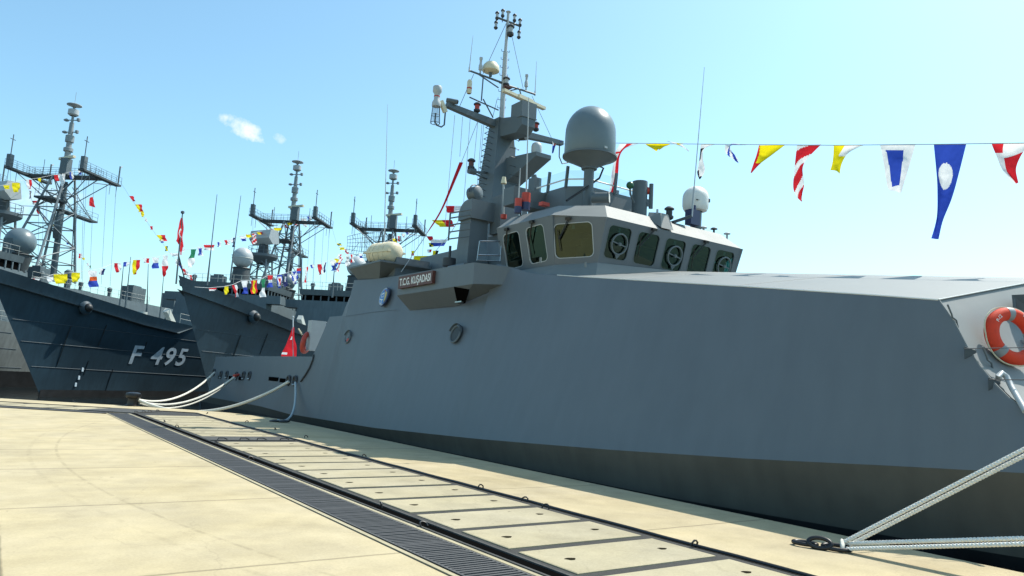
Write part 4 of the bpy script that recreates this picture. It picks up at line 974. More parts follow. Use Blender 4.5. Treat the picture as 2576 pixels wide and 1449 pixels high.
# ---- fittings on the sloping front
def onF(px,py,out=0.0):
    p=at(px,py,Y=4.4)
    for _ in range(10):
        x=abs(p.x-XC); zt_=ridge(yT)-(ridge(yT)-T[[i for i,q in enumerate(T) if abs(q.y-yT)<1e-6][0]].z)*x/(XC-10.15)
        dzz=p.z-zt_; dy=poly_at([(b_,a_) for a_,b_ in PROF[::-1]],dzz)
        p=at(px,py,Y=yT+dy-out)
    return p
fn=V3(0,-.93,.36)
lrc=onF(2548,842,.27)
b=MB()
for (p,q) in (((2425,877),(2580,873)),((2487,955),(2580,956))):
    a=onF(*p,.12); c=at(q[0]+70,q[1],Y=a.y-.42); b.tube([a,c],.006,5)
b.build('guard_wire',M['black'],ship)
for px,py in ((2432,880),(2492,958)):
    a=onF(px,py,.04); b=MB(); b.hexa([a+V3(-.07,0,.04),a+V3(-.07,0,-.12),a+V3(-.05,0,-.12),a+V3(-.05,0,.04)],[a+V3(.1,-.06,.0),a+V3(.1,-.06,-.03),a+V3(.12,-.06,-.03),a+V3(.12,-.06,.0)]); b.build('wire_bracket',M['frig_dark'],ship)
for px,py in ((2390,798),(2478,905)):
    a=onF(px,py,.05); b=MB(); b.tube([a+V3(-.06,0,.16),a+V3(.0,-.02,.04),a+V3(.02,-.02,.0),a+V3(.10,-.03,-.03),a+V3(.16,-.03,-.16)],.012,6); b.build('hook',M['mast_grey'],ship)
b=MB(); a=onF(2520,945,.10); b.tube([onF(2512,955,.02),onF(2512,945,.10),onF(2520,938,.13),onF(2532,948,.13),onF(2545,975,.13),onF(2580,1035,.13)],.035,10); b.build('vent_pipe',M['pale_grey'],ship,60)
b=MB(); a=onF(2566,765,.12); b.hexa([a+V3(-.10,.05,-.14),a+V3(.4,.05,-.14),a+V3(.4,-.2,-.14),a+V3(-.02,-.2,-.14)],[a+V3(-.14,.05,.12),a+V3(.4,.05,.12),a+V3(.4,-.26,.12),a+V3(-.12,-.26,.12)]); b.tube([a+V3(-.2,0,-.2),a+V3(-.2,0,.05)],.02,6); b.build('wicker_bin',M['mast_grey'],ship)
b=MB(); a=onF(2575,850,.05); b.beam(a+V3(-.15,-.16,-.14),a+V3(.3,-.16,.10),.06,.06); b.beam(a+V3(0,-.16,-.05),a+V3(0,.1,-.05),.04,.04); b.build('ring_holder',M['steel'],ship)
# ---- things carried by the ship
# life ring on the sloping front
lr=thing('life_ring',lrc,'orange life ring with grey bands hanging on the sloping bow bulkhead','life ring')
ax=V3(-.42,-.88,.18).normalized()
lc=at(2546,846,Y=lrc.y); Rr=.30
b=MB(); b.torus(lc,Rr,.088,ax,44,16); b.build('ring',M['orange'],lr,60)
x_=ax.cross(V3(0,0,1)).normalized(); y_=ax.cross(x_)
for a0 in (35,125,262,178):
    pts=[lc+x_*(Rr*math.cos(R_(a)))+y_*(Rr*math.sin(R_(a))) for a in range(a0,a0+20,4)]; b=MB(); b.tube(pts,.0915,16); b.build('reflective_band',M['tape_grey'],lr,60)
b=MB(); pts=[]
for i in range(61):
    a=2*math.pi*i/60; rr2=Rr+.088+.025*abs(math.sin(2*a)); pts.append(lc+x_*(rr2*math.cos(a))+y_*(rr2*math.sin(a)))
b.tube(pts,.010,5); b.build('grab_line',M['cream'],lr)
lb=MB()
def ringtext(word,a_mid):
    u0=-.5*len(word)*.042
    def pl(x,y,z):
        a=a_mid-(x+u0)/ (Rr*1.0); r=Rr-.01+y*1.0; return lc+x_*(r*math.cos(a))+y_*(r*math.sin(a))+ax*(.089+z)
    text_into(lb,word,.06,pl,.001,.001)
ringtext('P-12',R_(312)); ringtext('TCG',R_(232)); lb.build('ring_lettering',M['white'],lr)
# second life ring aft
c=at(770,862,X=10.3); lr2=thing('life_ring',c,'dark red life ring in the shade on the aft bulkhead above the stern deck','life ring')
b=MB(); b.torus(c,.36,.10,V3(-.75,.6,.15).normalized(),28,10); b.build('ring',M['red_paint'],lr2,60)
b=MB(); b.tube([c+V3(-.3,.2,.55),c+V3(-.15,.1,.3)],.03,6); b.build('hanger',M['cream'],lr2)
# raft canister
ra=at(930,627,X=10.5); rb_=at(992,621,X=10.5); yc_=(ra.y+rb_.y)/2; zc_=zt+.40
rc=V3(10.62,yc_,zc_); t=thing('life_raft',rc,'cream life raft canister strapped on its cradle abaft the name board','life raft')
Lr=1.38; rx=.36
prof=[(.001,-Lr/2),(rx*.62,-Lr/2+.01),(rx*.9,-Lr/2+.10),(rx,-Lr/2+.22),(rx,0),(rx,Lr/2-.22),(rx*.9,Lr/2-.10),(rx*.62,Lr/2-.01),(.001,Lr/2)]
rax=V3(.25,-1,0).normalized()
b=MB(); b.lathe(rc,prof,axis=rax,n=28); b.build('canister',M['cream'],t,40)
b=MB()
for s in (-.42,-.22,.06,.30): b.lathe(rc+rax*s,[(rx+.006,-.03),(rx+.02,-.02),(rx+.02,.02),(rx+.006,.03)],axis=rax,n=28)
b.build('strap',M['cream'],t)
b=MB(); sx=V3(1,.25,0).normalized()
b.hexa([rc+rax*-.66+sx*(rx+.03)*q+V3(0,0,-.03) for q in (-1,1)]+[rc+rax*.66+sx*(rx+.03)*q+V3(0,0,-.03) for q in (1,-1)],[rc+rax*-.66+sx*(rx+.03)*q+V3(0,0,.03) for q in (-1,1)]+[rc+rax*.66+sx*(rx+.03)*q+V3(0,0,.03) for q in (1,-1)]); b.build('flange',M['cream'],t)
b=MB()
for s in (-.38,.34): 
    q=rc+rax*s; b.hexa([q+V3(-.4,-.05,-.42),q+V3(.4,-.05,-.42),q+V3(.4,.05,-.42),q+V3(-.4,.05,-.42)],[q+V3(-.25,-.05,-.28),q+V3(.25,-.05,-.28),q+V3(.25,.05,-.28),q+V3(-.25,.05,-.28)])
b.build('cradle',M['dark_steel'],t)
# name board
n0=at(1006,706,X=WX-.06); n1=at(1091,696,X=WX-.06); nzz=[at(1006,721,X=WX-.06).z,at(1006,697,X=WX-.06).z]
yl,yr=n0.y,n1.y; hb_=.36; zc_=at(1050,704,X=WX-.06).z
t=thing('name_board',V3(WX-.04,(yl+yr)/2,zc_),'dark red wooden name board reading T.C.G. KUŞADASI on the bridge wing','name board')
b=MB(); b.box((WX-.055,(yl+yr)/2,zc_),(.10,abs(yl-yr),hb_)); b.build('board',M['brown_board'],t)
tb=MB(); Lb=abs(yl-yr)
def _try(sx,s): 
    q=MB(); return text_into(q,'T.C.G. KUŞADASI',s,lambda x,y,z:V3(x,y,z),.004,.006,sx=sx)
s_=.30; wdt=_try(1,s_); sx=(Lb-.18)/wdt
text_into(tb,'T.C.G. KUŞADASI',s_,lambda x,y,z:V3(WX-.107-z,yl-.09-x,zc_-.10+y),.004,.006,sx=sx); tb.build('lettering',M['white'],t)
# crest plaque
c=sidepat(971,747,.06); t=thing('crest_plaque',c,'round ship crest plaque in blue, white and yellow below the raft','plaque')
cn=V3(-.97,0.05,.22).normalized(); cax=V3(0,-1,0); cay=V3(.22,0,.97)
Rp=.33
def cp(u,v,d): return c+cax*(u*Rp)+cay*(v*Rp)+cn*d
b=MB(); b.cyl(c-cn*.03,c+cn*.02,Rp,Rp,36); b.build('disc',M['navy_paint'],t,40)
def blob(pts,d,mt,nm): b=MB(); b.face([cp(u,v,d) for u,v in pts]); b.build(nm,M[mt],t)
circ=lambda r,n=30,cu=0,cv=0:[(cu+r*math.cos(2*math.pi*i/n),cv+r*math.sin(2*math.pi*i/n)) for i in range(n)]
if 'crest_blue' not in M:
    mat('crest_blue',(.06,.22,.55),.5); mat('crest_gold',(.55,.42,.12),.5)
blob(circ(.93),.024,'pale_grey','border'); blob(circ(.80),.027,'crest_blue','field')
blob([(.1,.6),(.62,.35),(.66,-.3),(.3,-.65),(.25,-.1)],.030,'crest_gold','emblem'); blob([(-.6,.3),(.0,.45),(.1,-.05),(-.4,-.1)],.031,'white','emblem'); blob([(-.45,.2),(-.05,.28),(0,-.0),(-.35,-.02)],.034,'crest_blue','emblem')
blob([(-.7,-.2),(.1,-.3),(.05,-.38),(-.6,-.35)],.032,'white','emblem'); blob([(-.1,.62),(.15,.72),(.2,.55),(0,.5)],.032,'red_paint','emblem'); blob(circ(.2,14,-.15,-.58),.032,'white','emblem'); blob(circ(.12,12,-.15,-.58),.034,'crest_blue','emblem')
# ------------------------------------------------------------------ the grey frigates moored side by side beyond the corner
PSI=R_(40); AFT=V3(math.sin(PSI),math.cos(PSI),0); PORT=V3(math.cos(PSI),-math.sin(PSI),0)
def frig_pt(o,x,y,z): return V3(o[0],o[1],0)+AFT*x-PORT*y+V3(0,0,z)      # x aft, y to starboard
def on_plane(px,py,o,off=0.0):
    "point seen at (px,py) on the upright plane through a frigate, off metres to port of its centre line"
    d=_r@Vector((px-CX,py-CY,F_)); q=V3(o[0],o[1],0)+PORT*off; t=(q-EYE).dot(PORT)/d.dot(PORT); return EYE+d*t
LF=130.; BF=13.2
SHEER=[(-7.5,8.35),(0,7.35),(8,6.35),(14,5.9),(14.01,5.9),(40,5.2),(135,5.0)]
def sheer(x): return poly_at(SHEER,x)
def stemx(z): return -.78*(z+1.2)+.3
def hb(x,z):
    s=(x-stemx(z))/(LF-stemx(z)); s=max(0,s); f=max(0,min(1,(z+1.2)/9))
    e=.46-.14*f; p=1.75+.5*f
    h=1-(1-min(s/e,1))**p
    if s>.7: h*=1-.25*((s-.7)/.3)**2*(1.2-f)
    return BF/2*h*(.94+.06*f)
ZL=[-2.2,-1.2,0,1.5,3.2,4.9]
def on_hull(px,py,o):
    off=1.5
    for _ in range(25):
        p=on_plane(px,py,o,off); w=p-V3(o[0],o[1],0); x=w.dot(AFT); off=.5*off+.5*hb(x,p.z)
    return x,p.z
def frigate(o,name,label,num=None,radar='box',sx=0.0,dome_r=1.2,detail=True,egg=True,hullmat='frig_hull',boot=-.72):
    f=thing('frigate',V3(o[0],o[1],0),label,'warship','grey frigates moored side by side',rz=math.pi/2-PSI,local=True)
    G=M['frig_grey']
    # hull
    ts=[(i/46)**1.5 for i in range(47)]
    rows=[]
    for s in ts:
        row=[]
        xd=-7.3+s*(LF+7.3); zd=sheer(xd)
        for k in range(9):
            fz=k/8; z=-2.2+(zd+2.2)*fz
            x=stemx(z)+s*(LF-stemx(z)); zd2=sheer(x) if k==8 else z
            row.append((x,hb(x,z),zd2))
        rows.append(row)
    b=MB(); b.m(M[hullmat])
    b.grid([[V3(x,-y,z) for x,y,z in r] for r in rows]); b.grid([[V3(x,y,z) for x,y,z in r] for r in rows])
    b.m(G); b.grid([[V3(r[-1][0],-r[-1][1],r[-1][2]-(1.0 if r[-1][0]<13 else .02)),V3(r[-1][0],r[-1][1],r[-1][2]-(1.0 if r[-1][0]<13 else .02))] for r in rows])
    r=rows[-1]; b.m(M[hullmat]); b.face([V3(x,-y,z) for x,y,z in r]+[V3(x,y,z) for x,y,z in r[::-1]])
    b.build('hull',None,f,smooth=35)
    b=MB()
    for s_ in (-1,1): b.grid([[V3(x,s_*(hb(x,-1.15)+.02),-1.35),V3(x,s_*(hb(x,boot)+.02),boot)] for x in [stemx(-1)+.02+i*2.5 for i in range(52)]])
    b.build('boot_topping',M['boot_black'],f)
    b=MB()
    for z0 in (1.1,3.0,4.6):
        for s_ in (-1,): b.tube([V3(x,s_*(hb(x,z0-.01*x)+.01),z0-.01*x) for x in [stemx(z0)+.3+i*1.2 for i in range(34)]],.022,4)
    b.build('hull_seam',M['seam_paint'],f)
    # anchor and hawse, marks
    if detail:
        a=V3(1.5,-hb(1.5,6.2)-.15,6.2); b=MB(); b.lathe(a,[(.001,-.25),(.5,-.2),(.62,0),(.45,.25),(.001,.3)],axis=(-.3,-1,.1),n=18); b.build('hawse_ring',M['frig_hull'],f,50)
        b=MB(); b.sphere(a+V3(-.05,-.25,0),.36,12); b.build('anchor',M['boot_black'],f,50)
        b=MB()
        for k,z in enumerate((1.05,.35,-.25)):
            x=3.6-.1*k; b.box((x,-hb(x,z)-.02,z),(.22,.05,.34))
        b.build('draft_mark',M['number_paint'],f)
        b=MB()
        for xx,z0,z1 in ((4.3,5.0,3.2),(6.8,1.2,-.7),(9.5,3.9,2.6),(1.0,4.6,1.2),(3.9,1.8,.6)):
            b.tube([V3(xx,-hb(xx,z0)-.02,z0),V3(xx+(z1-z0)*.28*-1*.0,-hb(xx,z1)-.02,z1)],.035,4)
        b.build('rust_streak',M['boot_black'],f)
    if num:
        xa,za=on_hull(319,914,o); xb,zb_=on_hull(460,919,o); xt,zt_=on_hull(336,868,o)
        wd=text_into(MB(),num[0],1.0,lambda x,y,z:V3(x,y,z),.01,.018,1.15); hgt=.71
        kx_=(xb-xa)/wd; kz_=(zt_-za)/hgt; sh=(xt-xa)/hgt
        print('number',xa,za,xb,zb_,xt,zt_)
        b=MB()
        text_into(b,num[0],1.0,lambda x,y,z:(lambda X,Z:V3(X,-hb(X,Z)-.03-z*.4,Z))(xa+x*kx_+y*sh,za+y*kz_+(zb_-za)*x/wd),.01,.018,1.15)
        b.build('hull_lettering',M['number_paint'],f)
    # bulwark end, forecastle gear
    b=MB()
    for x in range(13,36,3):
        for s_ in (-1,1): b.tube([V3(x,s_*(hb(x,5.5)-.1),sheer(x)-.1),V3(x,s_*(hb(x,5.5)-.1),sheer(x)+1.05)],.03,4)
    for s_ in (-1,1):
        for dz in (.5,1.0): b.tube([V3(x,s_*(hb(x,5.5)-.1),sheer(x)+dz) for x in range(13,36,2)],.018,4)
    b.build('guard_rail',M['frig_pale'],f)
    for cxx,cyy,rr_ in ((11,-1.2,.5),(13.5,.8,.45)):
        b=MB(); b.cyl((cxx,cyy,5),(cxx,cyy,6.8),rr_,rr_*.95,14); b.build('ventilator',M['frig_pale'],f,40)
    b=MB(); b.cyl((19,0,5.0),(19,0,6.1),1.7,1.7,24); b.beam((19,0,6.0),(17.2,0,7.6),.5,.6); b.build('launcher',M['frig_pale'],f,40)
    # superstructure
    X=sx
    b=MB(); hexs=lambda x0,x1,y,z0,z1,t=.25:b.hexa([V3(x0,-y,z0),V3(x1,-y,z0),V3(x1,y,z0),V3(x0,y,z0)],[V3(x0+t,-y+t,z1),V3(x1,-y+t,z1),V3(x1,y-t,z1),V3(x0+t,y-t,z1)])
    hexs(X+27,X+106,6.1,5,8.0); hexs(X+28.6,X+92,5.9,8.0,10.0); b.build('superstructure',G,f)
    b=MB(); hexs(X+29.2,X+37.5,5.6,10.0,10.8,.1); hexs(X+29.2,X+37.4,5.6,11.6,12.3,-.15); br=b.build('bridge_house',G,f)
    b=MB(); hexs(X+29.5,X+37.3,5.45,10.8,11.6,.05); b.build('window_band',M['void'],br)
    b=MB()
    for x in range(0,9):
        b.box((X+29.55+x*.95,-5.5,11.2),(.18,.12,.85))
    for y in range(-5,6): b.box((X+29.45,y,11.2),(.12,.16,.85))
    b.build('window_mullion',G,br)
    b=MB(); hexs(X+28.9,X+30.6,7.4,9.9,10.9,.1); b.build('bridge_wing',G,f)
    def gear(nm,fn,mt='frig_grey'):
        b=MB(); fn(b); b.build(nm,M[mt],f,40)
    zr=12.3
    for nm,c,sz in (('director',(X+33,-4.2,zr+.6),(1.4,1.0,1.2)),('camera_turret',(X+36.0,-4.4,zr+.9),(1.0,1.0,1.8)),('locker',(X+58,-4.6,11.0),(3,1.6,2)),('locker',(X+70,-4.3,11.2),(6,2,2.4)),('equipment_box',(X+31.2,1.8,zr+.5),(1.2,1.6,1.0)),('equipment_box',(X+41.5,-3.6,10.9),(1.6,1.6,1.9))):
        gear(nm,lambda b:(b.box(c,sz),b.box((c[0],c[1],c[2]+sz[2]*.5+.1),(sz[0]*.6,sz[1]*.6,.24))))
    for xx,yy,z0,h,r in ((X+31.4,-4.7,zr,1.2,.33),(X+30.4,-3.2,zr,.9,.3),(X+44.5,-5,10,2.2,.48),(X+30.2,-5.0,zr,.7,.22),(X+34.6,-5,zr,.9,.25),(X+40,-5.2,10,1.3,.25),(X+46.5,-5.2,10,1.1,.25),(X+52,-5.2,10,1.2,.28),(X+30.6,4.6,zr,1.0,.3)):
        gear('ventilator',lambda b:b.lathe((xx,yy,z0),[(r*.7,0),(r*.7,h*.55),(r,h*.6),(r,h*.9),(r*.5,h),(.001,h)],n=12))
    gear('bridge_roof_rail',lambda b:[b.tube([V3(X+29.5,y,zr),V3(X+29.5,y,zr+1.0)],.03,4) for y in range(-5,6)]+[b.tube([V3(X+29.5,-5.3,zr+d),V3(X+29.5,5.3,zr+d)],.02,4) for d in (.5,1.0)],'frig_pale')
    b=MB()
    for x0,x1,y,z in ((X+29.4,X+37.2,-5.5,12.3),(X+38,X+60,-5.7,10.0)):
        n=int((x1-x0)/1.3)
        for i in range(n+1): b.tube([V3(x0+(x1-x0)*i/n,y,z),V3(x0+(x1-x0)*i/n,y,z+1.0)],.025,4)
        for dz in (.5,1.0): b.tube([V3(x0,y,z+dz),V3(x1,y,z+dz)],.02,4)
    b.build('guard_rail',M['frig_pale'],f)
    if egg:
        b=MB(); b.cyl((X+33.4,0,12.2),(X+33.4,0,14.7),1.25,1.0,18); b.torus((X+33.4,0,14.7),1.02,.10,n=24,k=5); b.build('radome_stand',M['frig_dark'],f,40)
        b=MB(); b.sphere((X+33.4,0,16.1),1.28,28,1.05); b.build('egg_radome',M['pale_grey'],f,60)
        b=MB(); b.lathe((X+33.4,0,16.0),[(1.29,-.06),(1.315,-.03),(1.315,.03),(1.29,.06)],n=28); b.build('radome_seam',M['frig_pale'],f)
    # dome beside the bridge
    for dx,dy,dz in ((37.0,-4.6,12.6),):
        b=MB(); b.cyl((X+dx,dy,10.0),(X+dx,dy,dz),.8,1.3,16); b.torus((X+dx,dy,dz-.02),1.32,.06,n=20,k=5); b.build('dome_stand',M['frig_dark'],f,40)
        b=MB(); b.sphere((X+dx,dy,dz+dome_r*.9),dome_r,26); b.build('dome',M['dome_grey'],f,60)
    # lattice radar tower
    def lattice(nm,base,top_,n,r,diag=True):
        b=MB(); lv=[[mix(p,q,i/n) for p,q in zip(base,top_)] for i in range(n+1)]
        for p,q in zip(base,top_): b.cyl(p,q,r*1.7,r*1.5,8)
        for i in range(n):
            m_=len(base)
            for j in range(m_):
                k=(j+1)%m_
                b.cyl(lv[i+1][j],lv[i+1][k],r*.8,n=5); 
                if diag: b.cyl(lv[i][j],lv[i+1][k] if (i+j)%2 else lv[i][k],r*.75,n=5) if (i+j)%2 else b.cyl(lv[i][k],lv[i+1][j],r*.75,n=5)
        return b.build(nm,M['lattice_grey'],f,40)
    tx_=X+39.3
    lattice('radar_tower',[V3(tx_-1.5,-1.4,11.2),V3(tx_+1.5,-1.4,11.2),V3(tx_+1.5,1.4,11.2),V3(tx_-1.5,1.4,11.2)],[V3(tx_-.9,-.9,17.6),V3(tx_+.9,-.9,17.6),V3(tx_+.9,.9,17.6),V3(tx_-.9,.9,17.6)],4,.085)
    b=MB(); b.lathe((tx_,0,17.1),[(.6,-.8),(1.9,0),(2.0,.1),(2.0,.45),(.01,.45)],n=20); pf=b.build('tower_platform',M['mast_grey'],f,40)
    b=MB(); 
    for i in range(14):
        a=2*math.pi*i/14; b.tube([V3(tx_+1.95*math.cos(a),1.95*math.sin(a),17.5),V3(tx_+1.95*math.cos(a),1.95*math.sin(a),18.5)],.03,4)
    for dz in (18.0,18.5): b.torus((tx_,0,dz),1.95,.025,n=24,k=4)
    b.tube([V3(tx_,-1.9,17.4),V3(tx_,-4.4,17.4)],.07,5); b.tube([V3(tx_,1.9,17.4),V3(tx_,4.4,17.4)],.07,5)
    b.tube([V3(tx_,-1.9,18.4),V3(tx_,-4.4,18.4),V3(tx_,-4.4,17.4)],.03,4); b.build('platform_rail',M['mast_grey'],pf)
    if radar=='box':
        b=MB(); b.cyl((tx_,0,17.5),(tx_,0,19.0),.8,.6,16); b.build('radar_pivot',M['frig_dark'],f,40)
        b=MB(); ex=V3(.42,.9,0).normalized(); ey=V3(-.9,.42,0).normalized(); c=V3(tx_,0,19.9); Z=V3(0,0,1)
        pr=[(-.9,-.75),(.15,-1.0),(.95,-.2),(.75,.95),(-.55,1.0)]
        b.hexa([c-ex*1.95+ey*p+Z*q for p,q in pr],[c+ex*1.95+ey*p+Z*q for p,q in pr]); b.build('box_radar',M['pale_grey'],f)
    else:
        b=MB(); c=V3(tx_,0,20.2); ex=V3(.42,.9,0).normalized(); ey=V3(-.9,.42,0).normalized()
        P=lambda u,v:c+ex*(u*3.6)+ey*(.9*u*u+.35*v*v)+V3(0,0,v*1.7)
        for i in range(-10,11): b.tube([P(i/10*(1-.0*abs(v)),v*(1-.35*abs(i/10)**2)) for v in (-1,-.5,0,.5,1)],.03,4)
        for v in (-1,-.6,-.2,.2,.6,1): b.tube([P(i/10,v*(1-.35*abs(i/10)**2)) for i in range(-10,11)],.03,4)
        for i in (-8,-4,0,4,8): b.tube([P(i/10,-.6),c-ey*-1.6+ex*(i*.1),P(i/10,.6)],.03,4)
        b.cyl((tx_,0,17.5),(tx_,0,19.6),.5,.4,12); b.build('mesh_radar',M['mast_grey'],f)
    # main lattice mast
    mx=X+48.2
    lattice('lattice_mast',[V3(mx-5.6,-2.2,11.2),V3(mx+1.2,-2.4,11.2),V3(mx+1.2,2.4,11.2),V3(mx-5.6,2.2,11.2)],[V3(mx-.9,-.8,24.2),V3(mx+.8,-.8,24.2),V3(mx+.8,.8,24.2),V3(mx-.9,.8,24.2)],6,.09)
    b=MB(); b.cyl((mx,-.3,11.2),(mx,-.2,23.6),.38,.30,12); b.tube([V3(mx-.6,-.6,19.5),V3(mx-.9,-.7,18.7),V3(mx-.8,-.6,17.2),V3(mx-.3,-.3,16.6)],.45,8); b.cyl((mx+1.6,-1.6,11),(mx+.9,-.9,23),.05,.05,5)
    for i in range(30): b.tube([V3(mx+1.0,-1.9+.03*i,11.5+i*.4),V3(mx+1.35,-1.9+.03*i,11.5+i*.4)],.03,4)
    b.tube([V3(mx+1.0,-1.9,11.3),V3(mx+1.0,-1.0,23.2)],.035,4); b.tube([V3(mx+1.35,-1.9,11.3),V3(mx+1.35,-1.0,23.2)],.035,4); b.build('cable_trunk',M['frig_grey'],f,40)
    # yard with fore-and-aft end platforms
    zy=24.2; pl=MB(); rl=MB()
    def plat(p,q,w,th=.22):
        pl.beam(p,q,w,th); d=(q-p).normalized(); sd=d.cross(V3(0,0,1)); n=max(2,int((q-p).length/1.0))
        for s_ in (-1,1):
            off=sd*(s_*w*.45)
            for i in range(n+1): c=mix(p,q,i/n)+off; rl.tube([c,c+V3(0,0,1.05)],.025,4)
            for dz in (.55,1.05): rl.tube([p+off+V3(0,0,dz),q+off+V3(0,0,dz)],.022,4)
    plat(V3(mx,-4.7,zy),V3(mx,4.7,zy),1.0,.36)
    for y in (-4.7,4.7): plat(V3(mx-3.6,y,zy+.05),V3(mx+3.6,y,zy+.05),.8)
    plat(V3(mx-.4,0,20.0),V3(mx+6.5,0,20.0),1.1); plat(V3(mx-3.2,0,20.9),V3(mx-.4,0,20.9),2.2)
    yd=pl.build('yard_platform',M['frig_dark'],f); rl.build('platform_rail',M['mast_grey'],yd)
    b=MB()
    for y in (-4.7,4.7):
        for s_ in (-1,1): b.cyl((mx+s_*2.0,y,zy-.1),(mx+s_*.5,y*.15,20.6),.06,.06,5)
        b.cyl((mx,y*.95,zy-.15),(mx,y*.13,21.3),.07,.07,5); b.cyl((mx,y*.55,zy-.15),(mx,y*.9,zy-.15),.05,.05,5)
        for s_ in (-1,1): b.cyl((mx+s_*1.6,y*.6,zy-.2),(mx+s_*3.4,y,zy),.05,.05,5)
        for dx in (-3.3,-2,2,3.3): b.cyl((mx+dx,y,zy),(mx+dx,y,zy-1.5),.035,.03,5)
        b.cyl((mx+6.3,0,20),(mx+1,y*.1,23.2),.05,.05,5)
    b.build('yard_brace',M['lattice_grey'],f)
    for y in (-4.7,4.7):
        gear('yard_aerial',lambda b:(b.box((mx-3.3,y,zy+.95),(.6,.5,1.5)),b.tube([V3(mx-3.3,y,zy+1.5),V3(mx-3.3,y,zy+4.2)],.06,5),b.tube([V3(mx-3.7,y,zy+3.6),V3(mx-2.9,y,zy+3.6)],.05,4)),'mast_grey')
        gear('yard_lamp',lambda b:(b.tube([V3(mx+3.5,y,zy),V3(mx+3.5,y,zy+2.6)],.10,6),b.tube([V3(mx+3.5,y,zy+2.4),V3(mx+3.9,y,zy+2.7)],.06,5)),'mast_grey')
    for y in (-2.6,2.9): gear('yard_rod',lambda b:b.tube([V3(mx,y,zy),V3(mx,y,zy+2.2)],.04,4),'mast_grey')
    gear('radar_stand',lambda b:b.box((mx-1.2,-.9,zy+1.0),(.9,.9,2.0)),'mast_grey')
    b=MB(); b.beam(V3(mx-1.2,-.9,zy+2.15)+V3(-.5,-1.3,0),V3(mx-1.2,-.9,zy+2.1)+V3(.5,1.3,0),.35,.30); b.build('radar_bar',M['cream'],f)
    # pole mast
    b=MB(); b.cyl((mx,0,zy),(mx,0,zy+7.0),.40,.26,14); b.cyl((mx,0,zy+7.0),(mx,0,zy+9.2),.16,.14,10)
    for z,r,h in ((3.2,.55,.5),(4.4,.5,.9),(1.8,.46,.4)): b.lathe((mx,0,zy+z),[(.3,0),(r,.1),(r,h),(.3,h+.1)],n=12)
    for z in (5.8,7.35):
        b.tube([V3(mx,-.95,zy+z),V3(mx,.95,zy+z)],.07,5); b.lathe((mx,-.8,zy+z),[(.05,-.2),(.22,-.1),(.22,.2),(.05,.3)],n=8); b.lathe((mx,.8,zy+z),[(.05,-.2),(.30,-.1),(.30,.05),(.05,.2)],n=8)
    b.build('pole_mast',M['pole_grey'],f,40)
    b=MB(); b.lathe((mx,0,zy+7.9),[(.4,0),(.62,.15),(.62,.75),(.4,.85)],n=18); b.lathe((mx,0,zy+9.0),[(.2,0),(.45,.18),(.86,.25),(.86,.33),(.4,.5),(.001,.55)],n=18); b.tube([V3(mx,0,zy+9.4),V3(mx,0,zy+11)],.03,4); b.build('tacan_drum',M['pale_grey'],f,40)
    # halyards and whips
    b=MB()
    for y,x in ((-4.7,3.2),(-4.7,-3.0),(-3.6,.4),(-2.6,.4),(4.7,3.2),(3.6,.4),(4.7,-3),(2.5,.4),(-4.2,2.),(4.2,2)):
        b.tube([V3(mx+x,y,zy-.2),V3(mx+x*.9+2,y*.95,11.5)],.018,4)
    b.build('halyard',M['mast_grey'],f)
    return f
FA=(-26.,68.); FB=(3.6,71.); FC_=(14.5+.8*PORT.x,63.4+.8*PORT.y)
fA=frigate(FA,'frigate','grey frigate behind, with the tall lattice mast above the bow of the numbered frigate',dome_r=1.5,egg=True,hullmat='sunlit_hull',boot=.35)  # boot band raised to paint in dark water reflection and quay shadow
fB=frigate(FB,'frigate','dark grey frigate with F 495 painted on its bow beside the bollard',('F 495',(3.45,1.45,3.5)))
fC=frigate(FC_,'frigate','dark grey frigate with a red flag at its bow, just beyond the patrol ship stern',None,'mesh',sx=2.0)
fZ=frigate((FA[0]-14.5*PORT.x-1,FA[1]-14.5*PORT.y+2),'frigate','grey frigate farthest along the row, mostly hidden behind the others',None,'box',detail=False)
# jackstaff on the third frigate
b=MB(); j0=on_plane(447,680,FC_); j1=on_plane(459,538,FC_)
ORG_f=MB(); ORG_f.tube([j0-V3(0,0,1.0),j1],[.07,.045],6); ORG_f.lathe(j1,[(.05,0),(.13,.05),(.13,.18),(.001,.25)],n=10); ORG_f.tube([mix(j0,j1,.25),j0+AFT*1.6-V3(0,0,1.2)],.05,5)
jo=ORG_f.build('jackstaff',M['mast_grey'],None,origin=tuple(j0)); 
setp(jo,'grey jackstaff standing on the bow of the frigate beyond the stern','jackstaff')
# whip aerials of the frigates
for o,(ax_,ay_),(bx_,by_),ship_ in ((FB,(524,690),(546,489),'behind the flag line left'),(FB,(582,680),(606,492),'in front of the pale egg radome'),
    (FB,(303,745),(310,660),'a'),(FB,(318,740),(329,646),'b'),(FB,(369,770),(373,664),'c'),(FB,(406,770),(413,690),'d'),(FC_,(818,700),(822,660),'e')):
    pass
def add_whips(f,o,lst,off):
    for (a,c) in lst:
        p=on_plane(*a,o,off); q=on_plane(*c,o,off); inv=f.matrix_basis.inverted() if False else None
        b=MB()
        loc=lambda w:(lambda d:V3(d.dot(AFT),-d.dot(PORT),w.z))(w-V3(o[0],o[1],0))
        P_,Q_=loc(p),loc(q); b.tube([P_-V3(0,0,1.2),P_,mix(P_,Q_,.3),Q_],[.12,.10,.06,.03],6); b.build('whip_aerial',M['frig_grey'],f)
add_whips(fB,FB,[((524,690),(546,489)),((582,680),(606,492))],3.0)
add_whips(fB,FB,[((303,752),(311,663)),((318,752),(329,646)),((370,770),(373,664)),((404,780),(412,690))],-4.0)
add_whips(fC,FC_,[((758,690),(760,640)),((838,720),(842,662))],3.0)
